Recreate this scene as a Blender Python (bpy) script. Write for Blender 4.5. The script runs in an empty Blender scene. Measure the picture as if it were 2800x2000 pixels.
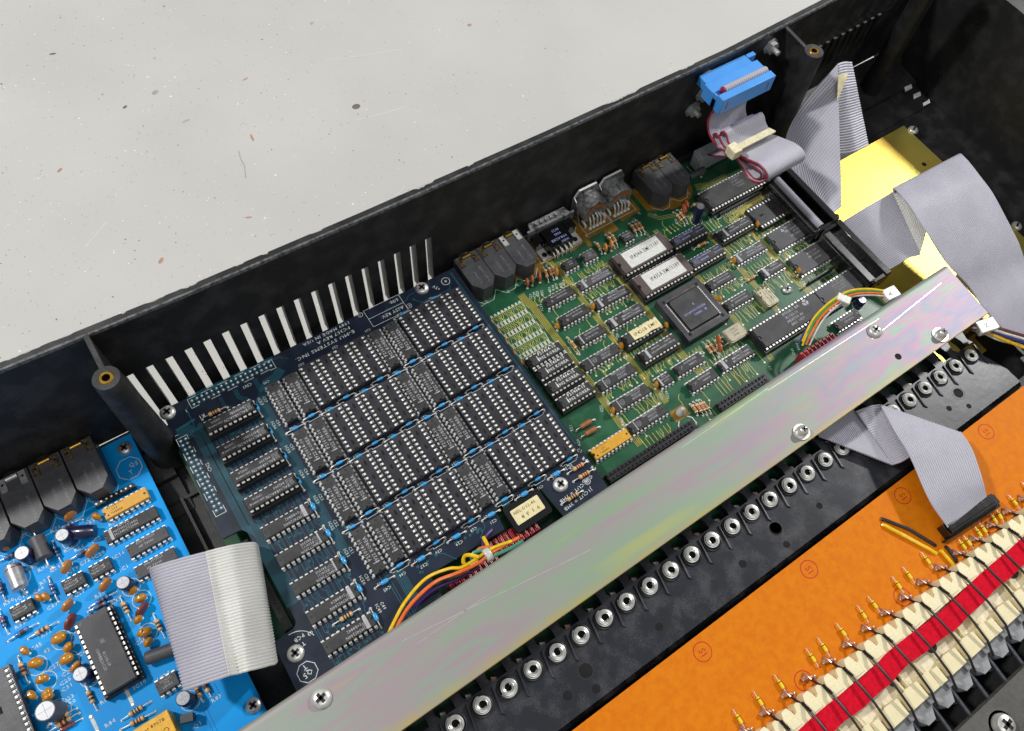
import bpy, math, random
from mathutils import Vector, Matrix
scn = bpy.context.scene
col = scn.collection
rad = math.radians
S = 0.001                                   # everything below is authored in millimetres
# ------------------------------------------------------------------ camera
R=[[0.821559, -0.562409, 0.093472], [-0.455823, -0.746436, -0.484828], [0.342442, 0.355708, -0.8696]]
C=[-131.692, -213.91, 411.937]
F=2329.29
CX=1495.7
CY=898.5

cd = bpy.data.cameras.new('camera'); cam = bpy.data.objects.new('camera', cd); col.objects.link(cam)
cd.sensor_width = 36; cd.lens = F/2800*36
cd.shift_x = (1400-CX)/2800; cd.shift_y = (CY-1000)/2800
cd.clip_start = 0.01; cd.clip_end = 50
cam.matrix_world = Matrix(((R[0][0],-R[1][0],-R[2][0],C[0]*S),(R[0][1],-R[1][1],-R[2][1],C[1]*S),(R[0][2],-R[1][2],-R[2][2],C[2]*S),(0,0,0,1)))
scn.camera = cam
scn.view_settings.view_transform = 'Standard'; scn.view_settings.look = 'None'
scn.view_settings.exposure = 0.0; scn.view_settings.gamma = 1.0
# ------------------------------------------------------------------ room light: even grey workshop, three ceiling lamps
w = bpy.data.worlds.new('World'); scn.world = w; w.use_nodes = True
w.node_tree.nodes['Background'].inputs[0].default_value = (0.93, 0.96, 1.0, 1)
w.node_tree.nodes['Background'].inputs[1].default_value = 0.3
def lamp(name, direction, dist, sx, sy, power, colr, target=(60, -80, 0)):
    l = bpy.data.lights.new(name, 'AREA'); l.shape = 'RECTANGLE'; l.size = sx; l.size_y = sy; l.energy = power; l.color = colr
    o = bpy.data.objects.new(name, l); col.objects.link(o)
    d = Vector(direction).normalized(); t = Vector(target)*S
    o.location = t + d*dist; o.rotation_euler = d.to_track_quat('Z', 'Y').to_euler()
    return o
lamp('ceiling_lamp', (-0.52, 0.47, 1.0), 1.35, 0.10, 0.10, 12.5, (1.0, 0.985, 0.96), (-170, -20, 0))
lamp('ceiling_lamp', (1.0, 0.10, 1.0), 1.3, 0.08, 0.08, 14.0, (1.0, 0.995, 0.98), (280, -90, 0))
lamp('ceiling_lamp', (-0.15, -0.5, 1.0), 2.3, 1.2, 0.2, 7, (1.0, 0.99, 0.97))
# ------------------------------------------------------------------ materials
def lin(c):
    return tuple(((x/255)/12.92 if x/255 <= 0.04045 else ((x/255+0.055)/1.055)**2.4) for x in c) + (1.0,)
MATS = {}
def mat(name, rgb, rough=0.5, metal=0.0, spec=0.5, var=0.12, vscale=400, bump=0.0, bscale=900, coat=0.0, rgb2=None, r2=None, trans=0.0, stretch=None, dust=0.0, dustcol=(150,150,145), sub=0.0, iri=False):
    m = bpy.data.materials.new(name); m.use_nodes = True; nt = m.node_tree; N = nt.nodes; L = nt.links
    b = N['Principled BSDF']; base = lin(rgb)
    tc = N.new('ShaderNodeTexCoord'); src = tc.outputs['Object']
    if stretch:
        mp = N.new('ShaderNodeMapping'); mp.inputs['Scale'].default_value = stretch; L.new(src, mp.inputs[0]); src = mp.outputs[0]
    nz = N.new('ShaderNodeTexNoise'); nz.inputs['Scale'].default_value = vscale; nz.inputs['Detail'].default_value = 5; L.new(src, nz.inputs['Vector'])
    rp = N.new('ShaderNodeValToRGB'); L.new(nz.outputs['Fac'], rp.inputs[0])
    c2 = lin(rgb2) if rgb2 else tuple(x*(1-var) for x in base[:3])+(1,)
    c1 = base if rgb2 else tuple(min(1, x*(1+var)) for x in base[:3])+(1,)
    rp.color_ramp.elements[0].position = 0.35; rp.color_ramp.elements[0].color = c2
    rp.color_ramp.elements[1].position = 0.65; rp.color_ramp.elements[1].color = c1
    out = rp.outputs[0]
    if dust:
        n2 = N.new('ShaderNodeTexNoise'); n2.inputs['Scale'].default_value = 3200; n2.inputs['Detail'].default_value = 6; L.new(tc.outputs['Object'], n2.inputs['Vector'])
        n3 = N.new('ShaderNodeTexNoise'); n3.inputs['Scale'].default_value = 90; n3.inputs['Detail'].default_value = 4; L.new(tc.outputs['Object'], n3.inputs['Vector'])
        mm = N.new('ShaderNodeMath'); mm.operation = 'MULTIPLY'; L.new(n2.outputs['Fac'], mm.inputs[0]); L.new(n3.outputs['Fac'], mm.inputs[1])
        r3 = N.new('ShaderNodeMapRange'); r3.inputs[1].default_value = 0.27; r3.inputs[2].default_value = 0.3; r3.inputs[4].default_value = dust; L.new(mm.outputs[0], r3.inputs[0])
        mx = N.new('ShaderNodeMix'); mx.data_type = 'RGBA'; L.new(r3.outputs[0], mx.inputs[0]); L.new(out, mx.inputs[6]); mx.inputs[7].default_value = lin(dustcol); out = mx.outputs[2]
    L.new(out, b.inputs['Base Color'])
    b.inputs['Metallic'].default_value = metal; b.inputs['Specular IOR Level'].default_value = spec
    b.inputs['Coat Weight'].default_value = coat; b.inputs['Coat Roughness'].default_value = 0.1
    if trans: b.inputs['Transmission Weight'].default_value = trans
    if sub:
        b.inputs['Subsurface Weight'].default_value = sub; b.inputs['Subsurface Scale'].default_value = 0.002; b.inputs['Subsurface Radius'].default_value = (1, .8, .5)
    rr = N.new('ShaderNodeMapRange'); rr.inputs[3].default_value = max(0.03, rough*0.8); rr.inputs[4].default_value = min(1, rough*1.2)
    L.new(nz.outputs['Fac'], rr.inputs[0]); L.new(rr.outputs[0], b.inputs['Roughness'])
    if bump:
        nb = N.new('ShaderNodeTexNoise'); nb.inputs['Scale'].default_value = bscale; nb.inputs['Detail'].default_value = 4; L.new(tc.outputs['Object'], nb.inputs['Vector'])
        bp = N.new('ShaderNodeBump'); bp.inputs['Strength'].default_value = bump; bp.inputs['Distance'].default_value = 0.0002
        L.new(nb.outputs['Fac'], bp.inputs['Height']); L.new(bp.outputs[0], b.inputs['Normal'])
    MATS[name] = m
    return m
mat('case_plastic', (30,30,31), .5, spec=.45, bump=.7, bscale=1500, dust=.13, dustcol=(120,120,118), rgb2=(22,22,23), vscale=60)
mat('case_plain', (30,30,31), .5, spec=.4, bump=.6, bscale=1500, dust=.05, rgb2=(24,24,25), vscale=30)
mat('edge_tan', (176,146,96), .5, metal=.3)
mat('case_worn_highlight', (105,106,108), .5, rgb2=(48,48,50), vscale=500, bump=.3)
mat('table', (194,192,187), .5, vscale=9, rgb2=(187,186,182), spec=.3, bump=.45, bscale=700)
mat('speck_dark', (110,103,92), .8); mat('speck_rust', (172,136,116), .8); mat('speck_pale', (226,225,222), .6); mat('chip_of_paint', (172,172,168), .7); mat('speck_grey', (160,158,150), .8)
mat('mask_navy', (12,22,40), .34, coat=.2, rgb2=(15,29,50), vscale=120, dust=.06, dustcol=(110,120,130))
mat('mask_green', (12,86,50), .36, coat=.2, rgb2=(8,70,42), vscale=90, dust=.05)
mat('mask_mustard', (140,104,22), .4, coat=.2, rgb2=(120,88,18), vscale=300)
mat('mask_blue', (0,154,230), .5, spec=.2, rgb2=(0,144,222), vscale=60)
mat('mask_blue_dark', (0,96,168), .5, spec=.2)
mat('fr4_edge', (70,84,60), .6)
mat('trace_teal', (30,98,112), .4, coat=.2)
mat('trace_olive', (186,184,104), .4, coat=.2, rgb2=(196,188,92), vscale=200)
mat('trace_gold', (206,176,62), .4, coat=.2)
mat('print_white', (222,224,220), .6)
mat('print_silk', (196,204,204), .6, rgb2=(214,220,216))
mat('print_grey', (170,170,174), .6); mat('print_blue', (150,158,214), .6); mat('print_dim', (128,128,130), .6); mat('print_dark', (60,44,24), .7); mat('print_black', (30,28,28), .6); mat('print_red', (186,38,4), .7)
mat('chip_black', (58,58,60), .5, spec=.4, bump=.5, bscale=5000, rgb2=(38,38,39), vscale=150, dust=.12, dustcol=(110,110,110))
mat('chip_grey', (74,74,77), .55, spec=.4, bump=.5, bscale=5000, vscale=150, dust=.1)
mat('chip_ceramic', (80,68,66), .6, bump=.2, bscale=3000)
mat('socket_black', (26,26,28), .42, spec=.5, bump=.3, bscale=3000, dust=.12, dustcol=(90,90,96))
mat('socket_slate', (38,38,45), .42, spec=.5, bump=.3, bscale=3000, dust=.22, dustcol=(96,97,104), rgb2=(36,36,42), vscale=200)
mat('hole_black', (5,5,6), .9)
mat('solder', (212,214,216), .35, metal=.5, vscale=1500, bump=.2)
mat('tin', (226,224,218), .38, metal=.35, vscale=900)
mat('tin_bright', (246,244,238), .45, metal=.1, vscale=900)
mat('tin_old', (150,132,104), .4, metal=.8, rgb2=(84,70,52), vscale=600)
mat('crystal_case', (158,152,132), .42, metal=.45, vscale=500)
mat('steel', (200,200,202), .32, metal=.7, vscale=500)
mat('steel_scuffed', (150,151,150), .5, metal=.4, rgb2=(64,65,64), vscale=420, bump=1.0, bscale=700, dust=.6, dustcol=(176,178,174))
mat('nickel', (218,217,212), .34, metal=.6, vscale=300)
mat('brass', (190,150,70), .25, metal=1.0)
mat('jack_plastic', (72,72,75), .45, spec=.5, bump=.25, bscale=2500, dust=.1)
mat('orange_phenolic', (176,98,40), .6)
mat('resin_ochre', (202,142,34), .25, coat=.5, rgb2=(184,122,26), vscale=300)
mat('disc_orange', (182,92,52), .4, coat=.2, rgb2=(166,82,46)); mat('disc_ochre', (186,120,44), .35, coat=.3); mat('disc_rust', (122,52,34), .4, coat=.2)
mat('res_tan', (206,168,118), .4, coat=.3); mat('res_blue', (64,112,170), .35, coat=.4); mat('res_brown', (150,96,60), .4, coat=.3); mat('cap_blue', (66,164,222), .3, coat=.4, rgb2=(56,150,210))
mat('band_black', (30,24,22), .5); mat('band_red', (150,34,24), .5); mat('band_brown', (84,48,28), .5); mat('band_gold', (176,132,60), .4); mat('band_violet', (92,50,90), .5)
mat('can_sleeve', (26,26,62), .3, coat=.4); mat('can_top', (150,152,156), .4, metal=.5, vscale=900); mat('ferrite', (78,78,82), .5); mat('glass_red', (140,60,40), .2, coat=.6)
mat('network_ochre', (214,160,42), .45, coat=.15, rgb2=(204,148,36)); mat('relay_yellow', (236,176,24), .4, coat=.2)
mat('paper_white', (214,214,210), .75, rgb2=(196,196,192), vscale=700); mat('paper_cream', (226,214,168), .7, rgb2=(214,200,150), vscale=300); mat('tape_stain', (216,202,160), .6)
mat('ribbon_grey', (186,184,194), .45, spec=.5, vscale=60, var=.05, sub=.0)
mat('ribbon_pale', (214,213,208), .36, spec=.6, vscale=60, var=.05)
mat('ribbon_red', (150,40,66), .4, spec=.5)
mat('tie_nylon', (222,214,178), .4, sub=.1)
mat('blue_plastic', (70,146,222), .42, spec=.5, vscale=60, var=.06)
mat('header_grey', (168,172,174), .4)
mat('connector_black', (14,14,16), .28, spec=.5, dust=.08)
mat('glossy_black', (10,10,12), .14, coat=.6)
mat('wire_yellow', (232,190,20), .35, coat=.2); mat('wire_orange', (226,110,50), .35, coat=.2); mat('wire_green', (70,140,60), .35, coat=.2); mat('wire_blue', (38,50,120), .35, coat=.2); mat('wire_white', (214,210,200), .35, coat=.2); mat('wire_violet', (76,44,110), .35, coat=.2); mat('wire_brown', (86,50,44), .35, coat=.2); mat('wire_red', (160,30,30), .35, coat=.2); mat('wire_teal', (66,140,116), .35, coat=.2); mat('wire_black', (34,26,28), .45)
mat('terminal_red', (150,22,34), .3, coat=.4)
mat('tube_clear', (200,200,192), .3, coat=.3); mat('tube_grey', (66,68,70), .5)
mat('tray_black', (24,25,30), .36, spec=.5, rgb2=(32,34,42), vscale=45, dust=.22, dustcol=(120,120,126), bump=.2, bscale=300)
mat('orange_board', (214,122,10), .6, spec=.15, rgb2=(206,110,6), vscale=330, bump=.15)
mat('cream_plastic', (240,230,192), .5, sub=.15, rgb2=(226,212,168), vscale=80, var=.05); mat('cream_dim', (228,219,190), .45, sub=.1)
mat('felt_red', (218,18,44), .95, bump=1.0, bscale=2500, spec=.1, rgb2=(190,16,38), vscale=500)
mat('lever_grey', (150,152,154), .4, sub=.1); mat('acrylic', (84,88,94), .2, metal=.4); mat('rail_grey', (82,80,76), .6, bump=.5, bscale=1200, dust=.1)
mat('screw_black', (26,25,26), .35, spec=.5); mat('diode_yellow', (238,208,40), .35, coat=.4); mat('clip_metal', (188,150,136), .3, metal=.7)
mat('dust_clot', (104,104,98), .9, bump=1, bscale=2000)
def plating(name, gold=False):
    m = bpy.data.materials.new(name); m.use_nodes = True; nt = m.node_tree; N = nt.nodes; L = nt.links; b = N['Principled BSDF']
    tc = N.new('ShaderNodeTexCoord'); mp = N.new('ShaderNodeMapping'); L.new(tc.outputs['Object'], mp.inputs[0])
    mp.inputs['Scale'].default_value = (1, 1, 1) if gold else (.3, 2.2, 1)
    n1 = N.new('ShaderNodeTexNoise'); n1.inputs['Scale'].default_value = 22 if gold else 26; n1.inputs['Detail'].default_value = 3; L.new(mp.outputs[0], n1.inputs['Vector'])
    r = N.new('ShaderNodeValToRGB'); L.new(n1.outputs['Fac'], r.inputs[0]); e = r.color_ramp.elements
    if gold: stops = [(.3, (206,170,78)), (.45, (212,190,90)), (.55, (196,188,96)), (.7, (204,158,88))]
    else: stops = [(.3, (160,166,112)), (.39, (138,158,134)), (.47, (148,151,142)), (.54, (156,142,146)), (.6, (142,154,142)), (.66, (156,140,146)), (.74, (162,162,112))]
    e[0].position = stops[0][0]; e[0].color = lin(stops[0][1]); e[1].position = stops[-1][0]; e[1].color = lin(stops[-1][1])
    for p, c in stops[1:-1]:
        q = e.new(p); q.color = lin(c)
    out = r.outputs[0]
    n2 = N.new('ShaderNodeTexNoise'); n2.inputs['Scale'].default_value = 900; n2.inputs['Detail'].default_value = 4
    mp2 = N.new('ShaderNodeMapping'); L.new(tc.outputs['Object'], mp2.inputs[0]); mp2.inputs['Scale'].default_value = (1, 1, 1) if gold else (.12, 1.4, 1); L.new(mp2.outputs[0], n2.inputs['Vector'])
    if not gold:
        s9 = N.new('ShaderNodeSeparateXYZ'); L.new(tc.outputs['Object'], s9.inputs[0])
        m9 = N.new('ShaderNodeMapRange'); m9.inputs[1].default_value = .02; m9.inputs[2].default_value = .2; L.new(s9.outputs[0], m9.inputs[0])
        n9 = N.new('ShaderNodeTexNoise'); n9.inputs['Scale'].default_value = 34; n9.inputs['Detail'].default_value = 3; p9 = N.new('ShaderNodeMapping'); p9.inputs['Scale'].default_value = (.55, 1.2, 1); L.new(tc.outputs['Object'], p9.inputs[0]); L.new(p9.outputs[0], n9.inputs['Vector'])
        r9 = N.new('ShaderNodeValToRGB'); L.new(n9.outputs['Fac'], r9.inputs[0]); e9 = r9.color_ramp.elements
        e9[0].position = .3; e9[0].color = lin((156,158,66)); e9[1].position = .7; e9[1].color = lin((150,154,80))
        for p_, c_ in ((.38, (108,150,126)), (.46, (160,110,150)), (.53, (122,112,160)), (.6, (168,110,148)), (.65, (104,148,142))): q_ = e9.new(p_); q_.color = lin(c_)
        x9 = N.new('ShaderNodeMix'); x9.data_type = 'RGBA'; k9 = N.new('ShaderNodeMath'); k9.operation = 'MULTIPLY'; k9.inputs[1].default_value = .5; L.new(m9.outputs[0], k9.inputs[0]); L.new(k9.outputs[0], x9.inputs[0]); L.new(out, x9.inputs[6]); L.new(r9.outputs[0], x9.inputs[7]); out = x9.outputs[2]
    if not gold:                                # chromate is yellower towards the sheared front edge
        sx = N.new('ShaderNodeSeparateXYZ'); L.new(tc.outputs['Object'], sx.inputs[0])
        mr = N.new('ShaderNodeMapRange'); mr.inputs[1].default_value = -.1735; mr.inputs[2].default_value = -.1795; L.new(sx.outputs[1], mr.inputs[0])
        n4 = N.new('ShaderNodeTexNoise'); n4.inputs['Scale'].default_value = 120; L.new(tc.outputs['Object'], n4.inputs['Vector'])
        mu = N.new('ShaderNodeMath'); mu.operation = 'MULTIPLY_ADD'; L.new(mr.outputs[0], mu.inputs[0]); L.new(n4.outputs['Fac'], mu.inputs[1]); mu.inputs[2].default_value = 0; mr.inputs[4].default_value = 1.25; mu.use_clamp = True
        mx = N.new('ShaderNodeMix'); mx.data_type = 'RGBA'; L.new(mu.outputs[0], mx.inputs[0]); L.new(out, mx.inputs[6]); mx.inputs[7].default_value = lin((176,160,60)); out = mx.outputs[2]
    L.new(out, b.inputs['Base Color']); b.inputs['Metallic'].default_value = .3 if not gold else .75
    rr = N.new('ShaderNodeMapRange'); rr.inputs[3].default_value = .48 if not gold else .3; rr.inputs[4].default_value = .55; L.new(n2.outputs['Fac'], rr.inputs[0]); L.new(rr.outputs[0], b.inputs['Roughness'])
    bp = N.new('ShaderNodeBump'); bp.inputs['Strength'].default_value = .25 if not gold else .6; bp.inputs['Distance'].default_value = .0001; L.new(n2.outputs['Fac'], bp.inputs['Height']); L.new(bp.outputs[0], b.inputs['Normal'])
    MATS[name] = m
plating('zinc_plating'); plating('gold_plating', True)
# ------------------------------------------------------------------ mesh builder
_glyph = {}
def glyph(s):
    if s in _glyph: return _glyph[s]
    cu = bpy.data.curves.new('t', 'FONT'); cu.body = s; cu.size = 1; cu.resolution_u = 1; cu.offset = 0.004; cu.space_character = 1.12
    o = bpy.data.objects.new('t', cu); me = o.to_mesh()
    vs = [(v.co.x, v.co.y) for v in me.vertices]; fs = [tuple(p.vertices) for p in me.polygons]
    o.to_mesh_clear(); bpy.data.objects.remove(o); bpy.data.curves.remove(cu)
    wdt = max((v[0] for v in vs), default=0)
    _glyph[s] = (vs, fs, wdt); return _glyph[s]
class MB:
    def __init__(s): s.v = []; s.f = []; s.m = []
    def add(s, vs, fs, mi=0):
        o = len(s.v); s.v += vs; s.f += [tuple(i+o for i in f) for f in fs]; s.m += [mi]*len(fs); return s
    def box(s, x0, y0, z0, x1, y1, z1, mi=0):
        return s.add([(x0,y0,z0),(x1,y0,z0),(x1,y1,z0),(x0,y1,z0),(x0,y0,z1),(x1,y0,z1),(x1,y1,z1),(x0,y1,z1)], [(3,2,1,0),(4,5,6,7),(0,1,5,4),(1,2,6,5),(2,3,7,6),(3,0,4,7)], mi)
    def prism(s, poly, z0, z1, mi=0, top=None, mt=None):
        n = len(poly); tp = top or poly
        s.add([(x,y,z0) for x,y in poly]+[(x,y,z1) for x,y in tp], [(i,(i+1)%n,n+(i+1)%n,n+i) for i in range(n)]+[tuple(range(n-1,-1,-1))], mi)
        s.add([(x,y,z1) for x,y in tp], [tuple(range(n))], mi if mt is None else mt); return s
    def hexa(s, b, t, mi=0):                 # eight free corners
        return s.add(list(b)+list(t), [(3,2,1,0),(4,5,6,7),(0,1,5,4),(1,2,6,5),(2,3,7,6),(3,0,4,7)], mi)
    def tube(s, pts, r, n=8, mi=0, r1=None):
        pts = [Vector(p) for p in pts]; k = len(pts); rings = []; up = None
        for i in range(k):
            t = (pts[min(i+1,k-1)]-pts[max(i-1,0)]).normalized()
            if up is None: up = Vector((0,0,1)) if abs(t.z) < .9 else Vector((1,0,0))
            a = t.cross(up).normalized(); b2 = a.cross(t).normalized(); up = b2
            rr = r if r1 is None else r+(r1-r)*i/(k-1)
            rings += [tuple(pts[i]+a*math.cos(2*math.pi*j/n)*rr+b2*math.sin(2*math.pi*j/n)*rr) for j in range(n)]
        fs = [(i*n+j, i*n+(j+1)%n, (i+1)*n+(j+1)%n, (i+1)*n+j) for i in range(k-1) for j in range(n)]
        fs += [tuple(range(n-1,-1,-1)), tuple(range((k-1)*n, k*n))]
        return s.add(rings, fs, mi)
    def lathe(s, prof, n=16, c=(0,0,0), mi=0, axis='z', mats=None, sq=1.0):
        o = len(s.v)
        for r, h in prof:
            for j in range(n):
                a = 2*math.pi*j/n; x, y = r*math.cos(a), r*math.sin(a)*sq
                p = {'z': (x, y, h), 'x': (h, x, y), 'y': (x, h, y)}[axis]
                s.v.append((c[0]+p[0], c[1]+p[1], c[2]+p[2]))
        for i in range(len(prof)-1):
            for j in range(n):
                s.f.append((o+i*n+j, o+i*n+(j+1)%n, o+(i+1)*n+(j+1)%n, o+(i+1)*n+j)); s.m.append(mats[i] if mats else mi)
        s.f.append(tuple(o+j for j in range(n-1,-1,-1))); s.m.append(mats[0] if mats else mi)
        k = (len(prof)-1)*n; s.f.append(tuple(o+k+j for j in range(n))); s.m.append(mats[-1] if mats else mi); return s
    def line(s, pts, wd, z, mi=0):
        for (x0,y0), (x1,y1) in zip(pts, pts[1:]):
            dx, dy = x1-x0, y1-y0; l = math.hypot(dx, dy) or 1; ex, ey = dx/l*wd*.4, dy/l*wd*.4; nx, ny = -dy/l*wd/2, dx/l*wd/2
            s.add([(x0-ex+nx,y0-ey+ny,z),(x0-ex-nx,y0-ey-ny,z),(x1+ex-nx,y1+ey-ny,z),(x1+ex+nx,y1+ey+ny,z)], [(0,1,2,3)], mi); z += .0012
        return s
    def disc(s, x, y, r, z, mi=0, n=8):
        return s.add([(x+r*math.cos(2*math.pi*j/n), y+r*math.sin(2*math.pi*j/n), z) for j in range(n)], [tuple(range(n))], mi)
    def ring(s, x, y, r0, r1, z, mi=0, n=12):
        vs = [(x+r*math.cos(2*math.pi*j/n), y+r*math.sin(2*math.pi*j/n), z) for r in (r0, r1) for j in range(n)]
        return s.add(vs, [(j, (j+1)%n, n+(j+1)%n, n+j) for j in range(n)], mi)
    def text(s, t, x, y, z, h, ang=0, mi=0, al='l', sx=1.0):
        vs, fs, wd = glyph(t); k = h/.7; ca, sa = math.cos(rad(ang)), math.sin(rad(ang))
        off = {'l': 0, 'c': wd*k*sx/2, 'r': wd*k*sx}[al]
        return s.add([(x+(vx*k*sx-off)*ca-vy*k*sa, y+(vx*k*sx-off)*sa+vy*k*ca, z) for vx, vy in vs], fs, mi)
    def moved(s, dx=0, dy=0, dz=0, ang=0):
        ca, sa = math.cos(rad(ang)), math.sin(rad(ang)); s.v = [(x*ca-y*sa+dx, x*sa+y*ca+dy, z+dz) for x, y, z in s.v]; return s
    def merge(s, o, dx=0, dy=0, dz=0, ang=0, mi=0):
        ca, sa = math.cos(rad(ang)), math.sin(rad(ang)); k = len(s.v)
        s.v += [(x*ca-y*sa+dx, x*sa+y*ca+dy, z+dz) for x, y, z in o.v]; s.f += [tuple(i+k for i in f) for f in o.f]; s.m += [m+mi for m in o.m]; return s
    def mesh(s, name, mats, smooth=True, ang=38):
        me = bpy.data.meshes.new(name); me.from_pydata([(x*S, y*S, z*S) for x, y, z in s.v], [], s.f)
        for m in (mats if isinstance(mats, (list, tuple)) else [mats]): me.materials.append(MATS[m])
        me.polygons.foreach_set('material_index', s.m); me.update()
        if smooth: me.shade_smooth(); me.set_sharp_from_angle(angle=rad(ang))
        return me
def link(name, me, parent=None, loc=(0,0,0), rz=0, bevel=0):
    o = bpy.data.objects.new(name, me); col.objects.link(o); o.location = (loc[0]*S, loc[1]*S, loc[2]*S); o.rotation_euler = (0, 0, rad(rz))
    if parent is not None: o.parent = parent
    if bevel:
        b = o.modifiers.new('bevel', 'BEVEL'); b.width = bevel*S; b.segments = 2; b.limit_method = 'ANGLE'; b.angle_limit = rad(40)
    return o
def obj(name, mb, mats, parent=None, loc=(0,0,0), rz=0, bevel=0, smooth=True):
    return link(name, mb.mesh(name, mats, smooth), parent, loc, rz, bevel)
def tag(o, label=None, cat=None, group=None, kind=None):
    if label: o['label'] = label
    if cat: o['category'] = cat
    if group: o['group'] = group
    if kind: o['kind'] = kind
    return o
def thing(name, loc, label, cat, group=None, rz=0):
    return tag(link(name, None, None, loc, rz), label, cat, group)
def stuff(o): o['kind'] = 'stuff'; return o
def smoothpath(pts, k=6):                     # Catmull-Rom through the points
    P = [Vector(p) for p in pts]; P = [P[0]*2-P[1]]+P+[P[-1]*2-P[-2]]; out = []
    for i in range(1, len(P)-2):
        for j in range(k):
            t = j/k; a, b, c, d = P[i-1:i+3]
            out.append(tuple(.5*((2*b)+(c-a)*t+(2*a-5*b+4*c-d)*t*t+(3*b-a-3*c+d)*t**3)))
    out.append(tuple(P[-2])); return out
def ribbon(edgeA, edgeB, n, k=8, thick=.9, redge=None, smooth=True):
    """Ribbed flat cable between two long edges (same number of points); n conductors across."""
    A = smoothpath(edgeA, k) if smooth else edgeA; B = smoothpath(edgeB, k) if smooth else edgeB
    mb = MB(); rows = len(A); sub = 4; cols = n*sub+1; top = []; bot = []
    for i in range(rows):
        a, b = Vector(A[i]), Vector(B[i]); i0, i1 = max(i-1, 0), min(i+1, rows-1)
        t = (Vector(A[i1])-Vector(A[i0]))+(Vector(B[i1])-Vector(B[i0])); nrm = (b-a).cross(t)
        nrm = nrm.normalized() if nrm.length > 1e-6 else Vector((0,0,1))
        if i and nrm.dot(pn) < 0: nrm = -nrm
        pn = nrm
        for j in range(cols):
            f = j/(cols-1); p = a.lerp(b, f); hgt = .16*math.sin(i*.55+j*.037)*math.sin(j*.021+1.3)+thick*(.05+.66*abs(math.sin(math.pi*j/sub))**.7)
            top.append(tuple(p+nrm*hgt)); bot.append(tuple(p-nrm*hgt))
    for g, flip in ((top, 0), (bot, 1)):
        o = len(mb.v); mb.v += g
        for i in range(rows-1):
            for j in range(cols-1):
                q = (o+i*cols+j, o+i*cols+j+1, o+(i+1)*cols+j+1, o+(i+1)*cols+j)
                mb.f.append(q[::-1] if flip else q); mb.m.append(1 if redge is not None and ((j//sub) == 0 if redge == 0 else (j//sub) == n-1) else 0)
    nt = rows*cols
    for i in range(rows-1):
        for j in (0, cols-1):
            mb.f.append((i*cols+j, (i+1)*cols+j, nt+(i+1)*cols+j, nt+i*cols+j)); mb.m.append(1 if redge is not None and (j == 0) == (redge == 0) else 0)
    for i in (0, rows-1):
        for j in range(cols-1):
            mb.f.append((i*cols+j, i*cols+j+1, nt+i*cols+j+1, nt+i*cols+j)); mb.m.append(0)
    return mb
random.seed(7)
# ================================================================== SETTING
TZ = -50
t = MB(); t.add([(-2500,-2500,TZ),(2500,-2500,TZ),(2500,2500,TZ),(-2500,2500,TZ)], [(0,1,2,3)])
tab = obj('work_surface', t, 'table', smooth=False); tag(tab, kind='structure')
sp = MB()
for i in range(3600):
    x, y = random.triangular(-330, 330, -230), random.uniform(40, 480); r = random.choice([.25,.3,.35,.4,.5,.6])*(1.7 if random.random() < .04 else 1)
    a = random.uniform(0, 6.3); e = random.uniform(.35, .9); n = 6
    pts = [(x+r*math.cos(q/n*6.283)*math.cos(a)-r*e*math.sin(q/n*6.283)*math.sin(a)*random.uniform(.7,1.2), y+r*math.cos(q/n*6.283)*math.sin(a)+r*e*math.sin(q/n*6.283)*math.cos(a), TZ+.02) for q in range(n)]
    sp.add(pts, [tuple(range(n))], random.choice([0,3,3,3,3,3,1,2,2,2]))
for p, r, e, a, m in (((35.8,194.7,-50.0),3.1,.8,0,0),((-77.7,273.5,-50.0),2.6,.75,.5,3),((-38.5,203.9,-50.0),3.6,.25,1.45,1),((-124.1,341.3,-50.0),2.4,.4,-.3,0),((149.9,226.6,-50.0),1.8,.8,0,1),((-68.8,143.8,-50.0),2.2,.35,-.4,1),((-155.5,238.6,-50.0),2.2,.5,.5,1),((-128.3,140.4,-50.0),2.6,.5,.7,1),((-19.4,255.6,-50.0),2.6,.25,.2,1),((-70.3,239.1,-50.0),3,.25,0,3),((47.0,284.5,-50.0),1.6,.7,0,3),((-100.2,270.5,-50.0),1.8,.6,.4,0)):
    n = 10; sp.add([(p[0]+r*math.cos(q/n*6.283)*math.cos(a)-r*e*math.sin(q/n*6.283)*math.sin(a), p[1]+r*math.cos(q/n*6.283)*math.sin(a)+r*e*math.sin(q/n*6.283)*math.cos(a), TZ+.03) for q in range(n)], [tuple(range(n))], m)
for i in range(12):
    x, y = random.uniform(-330, 250), random.uniform(50, 420); a = random.uniform(-.5, .7); l = random.uniform(8, 60)
    sp.line([(x, y), (x+l*.5*math.cos(a), y+l*.5*math.sin(a)+random.uniform(-1,1)), (x+l*math.cos(a), y+l*math.sin(a))], .18, TZ+.015, random.choice([2,3]))
sp.line([(-51.1,197.4,-50.0)[:2], (-52.8,190.9,-50.0)[:2], (-53.1,184.4,-50.0)[:2], (-56.7,174.3,-50.0)[:2]], .8, TZ+.015, 3)
o = obj('dirt_speck', sp, ['speck_dark','speck_rust','speck_pale','speck_grey'], smooth=False); tag(o, 'specks, crumbs and scratches scattered over the pale grey table top', kind='stuff')
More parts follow.
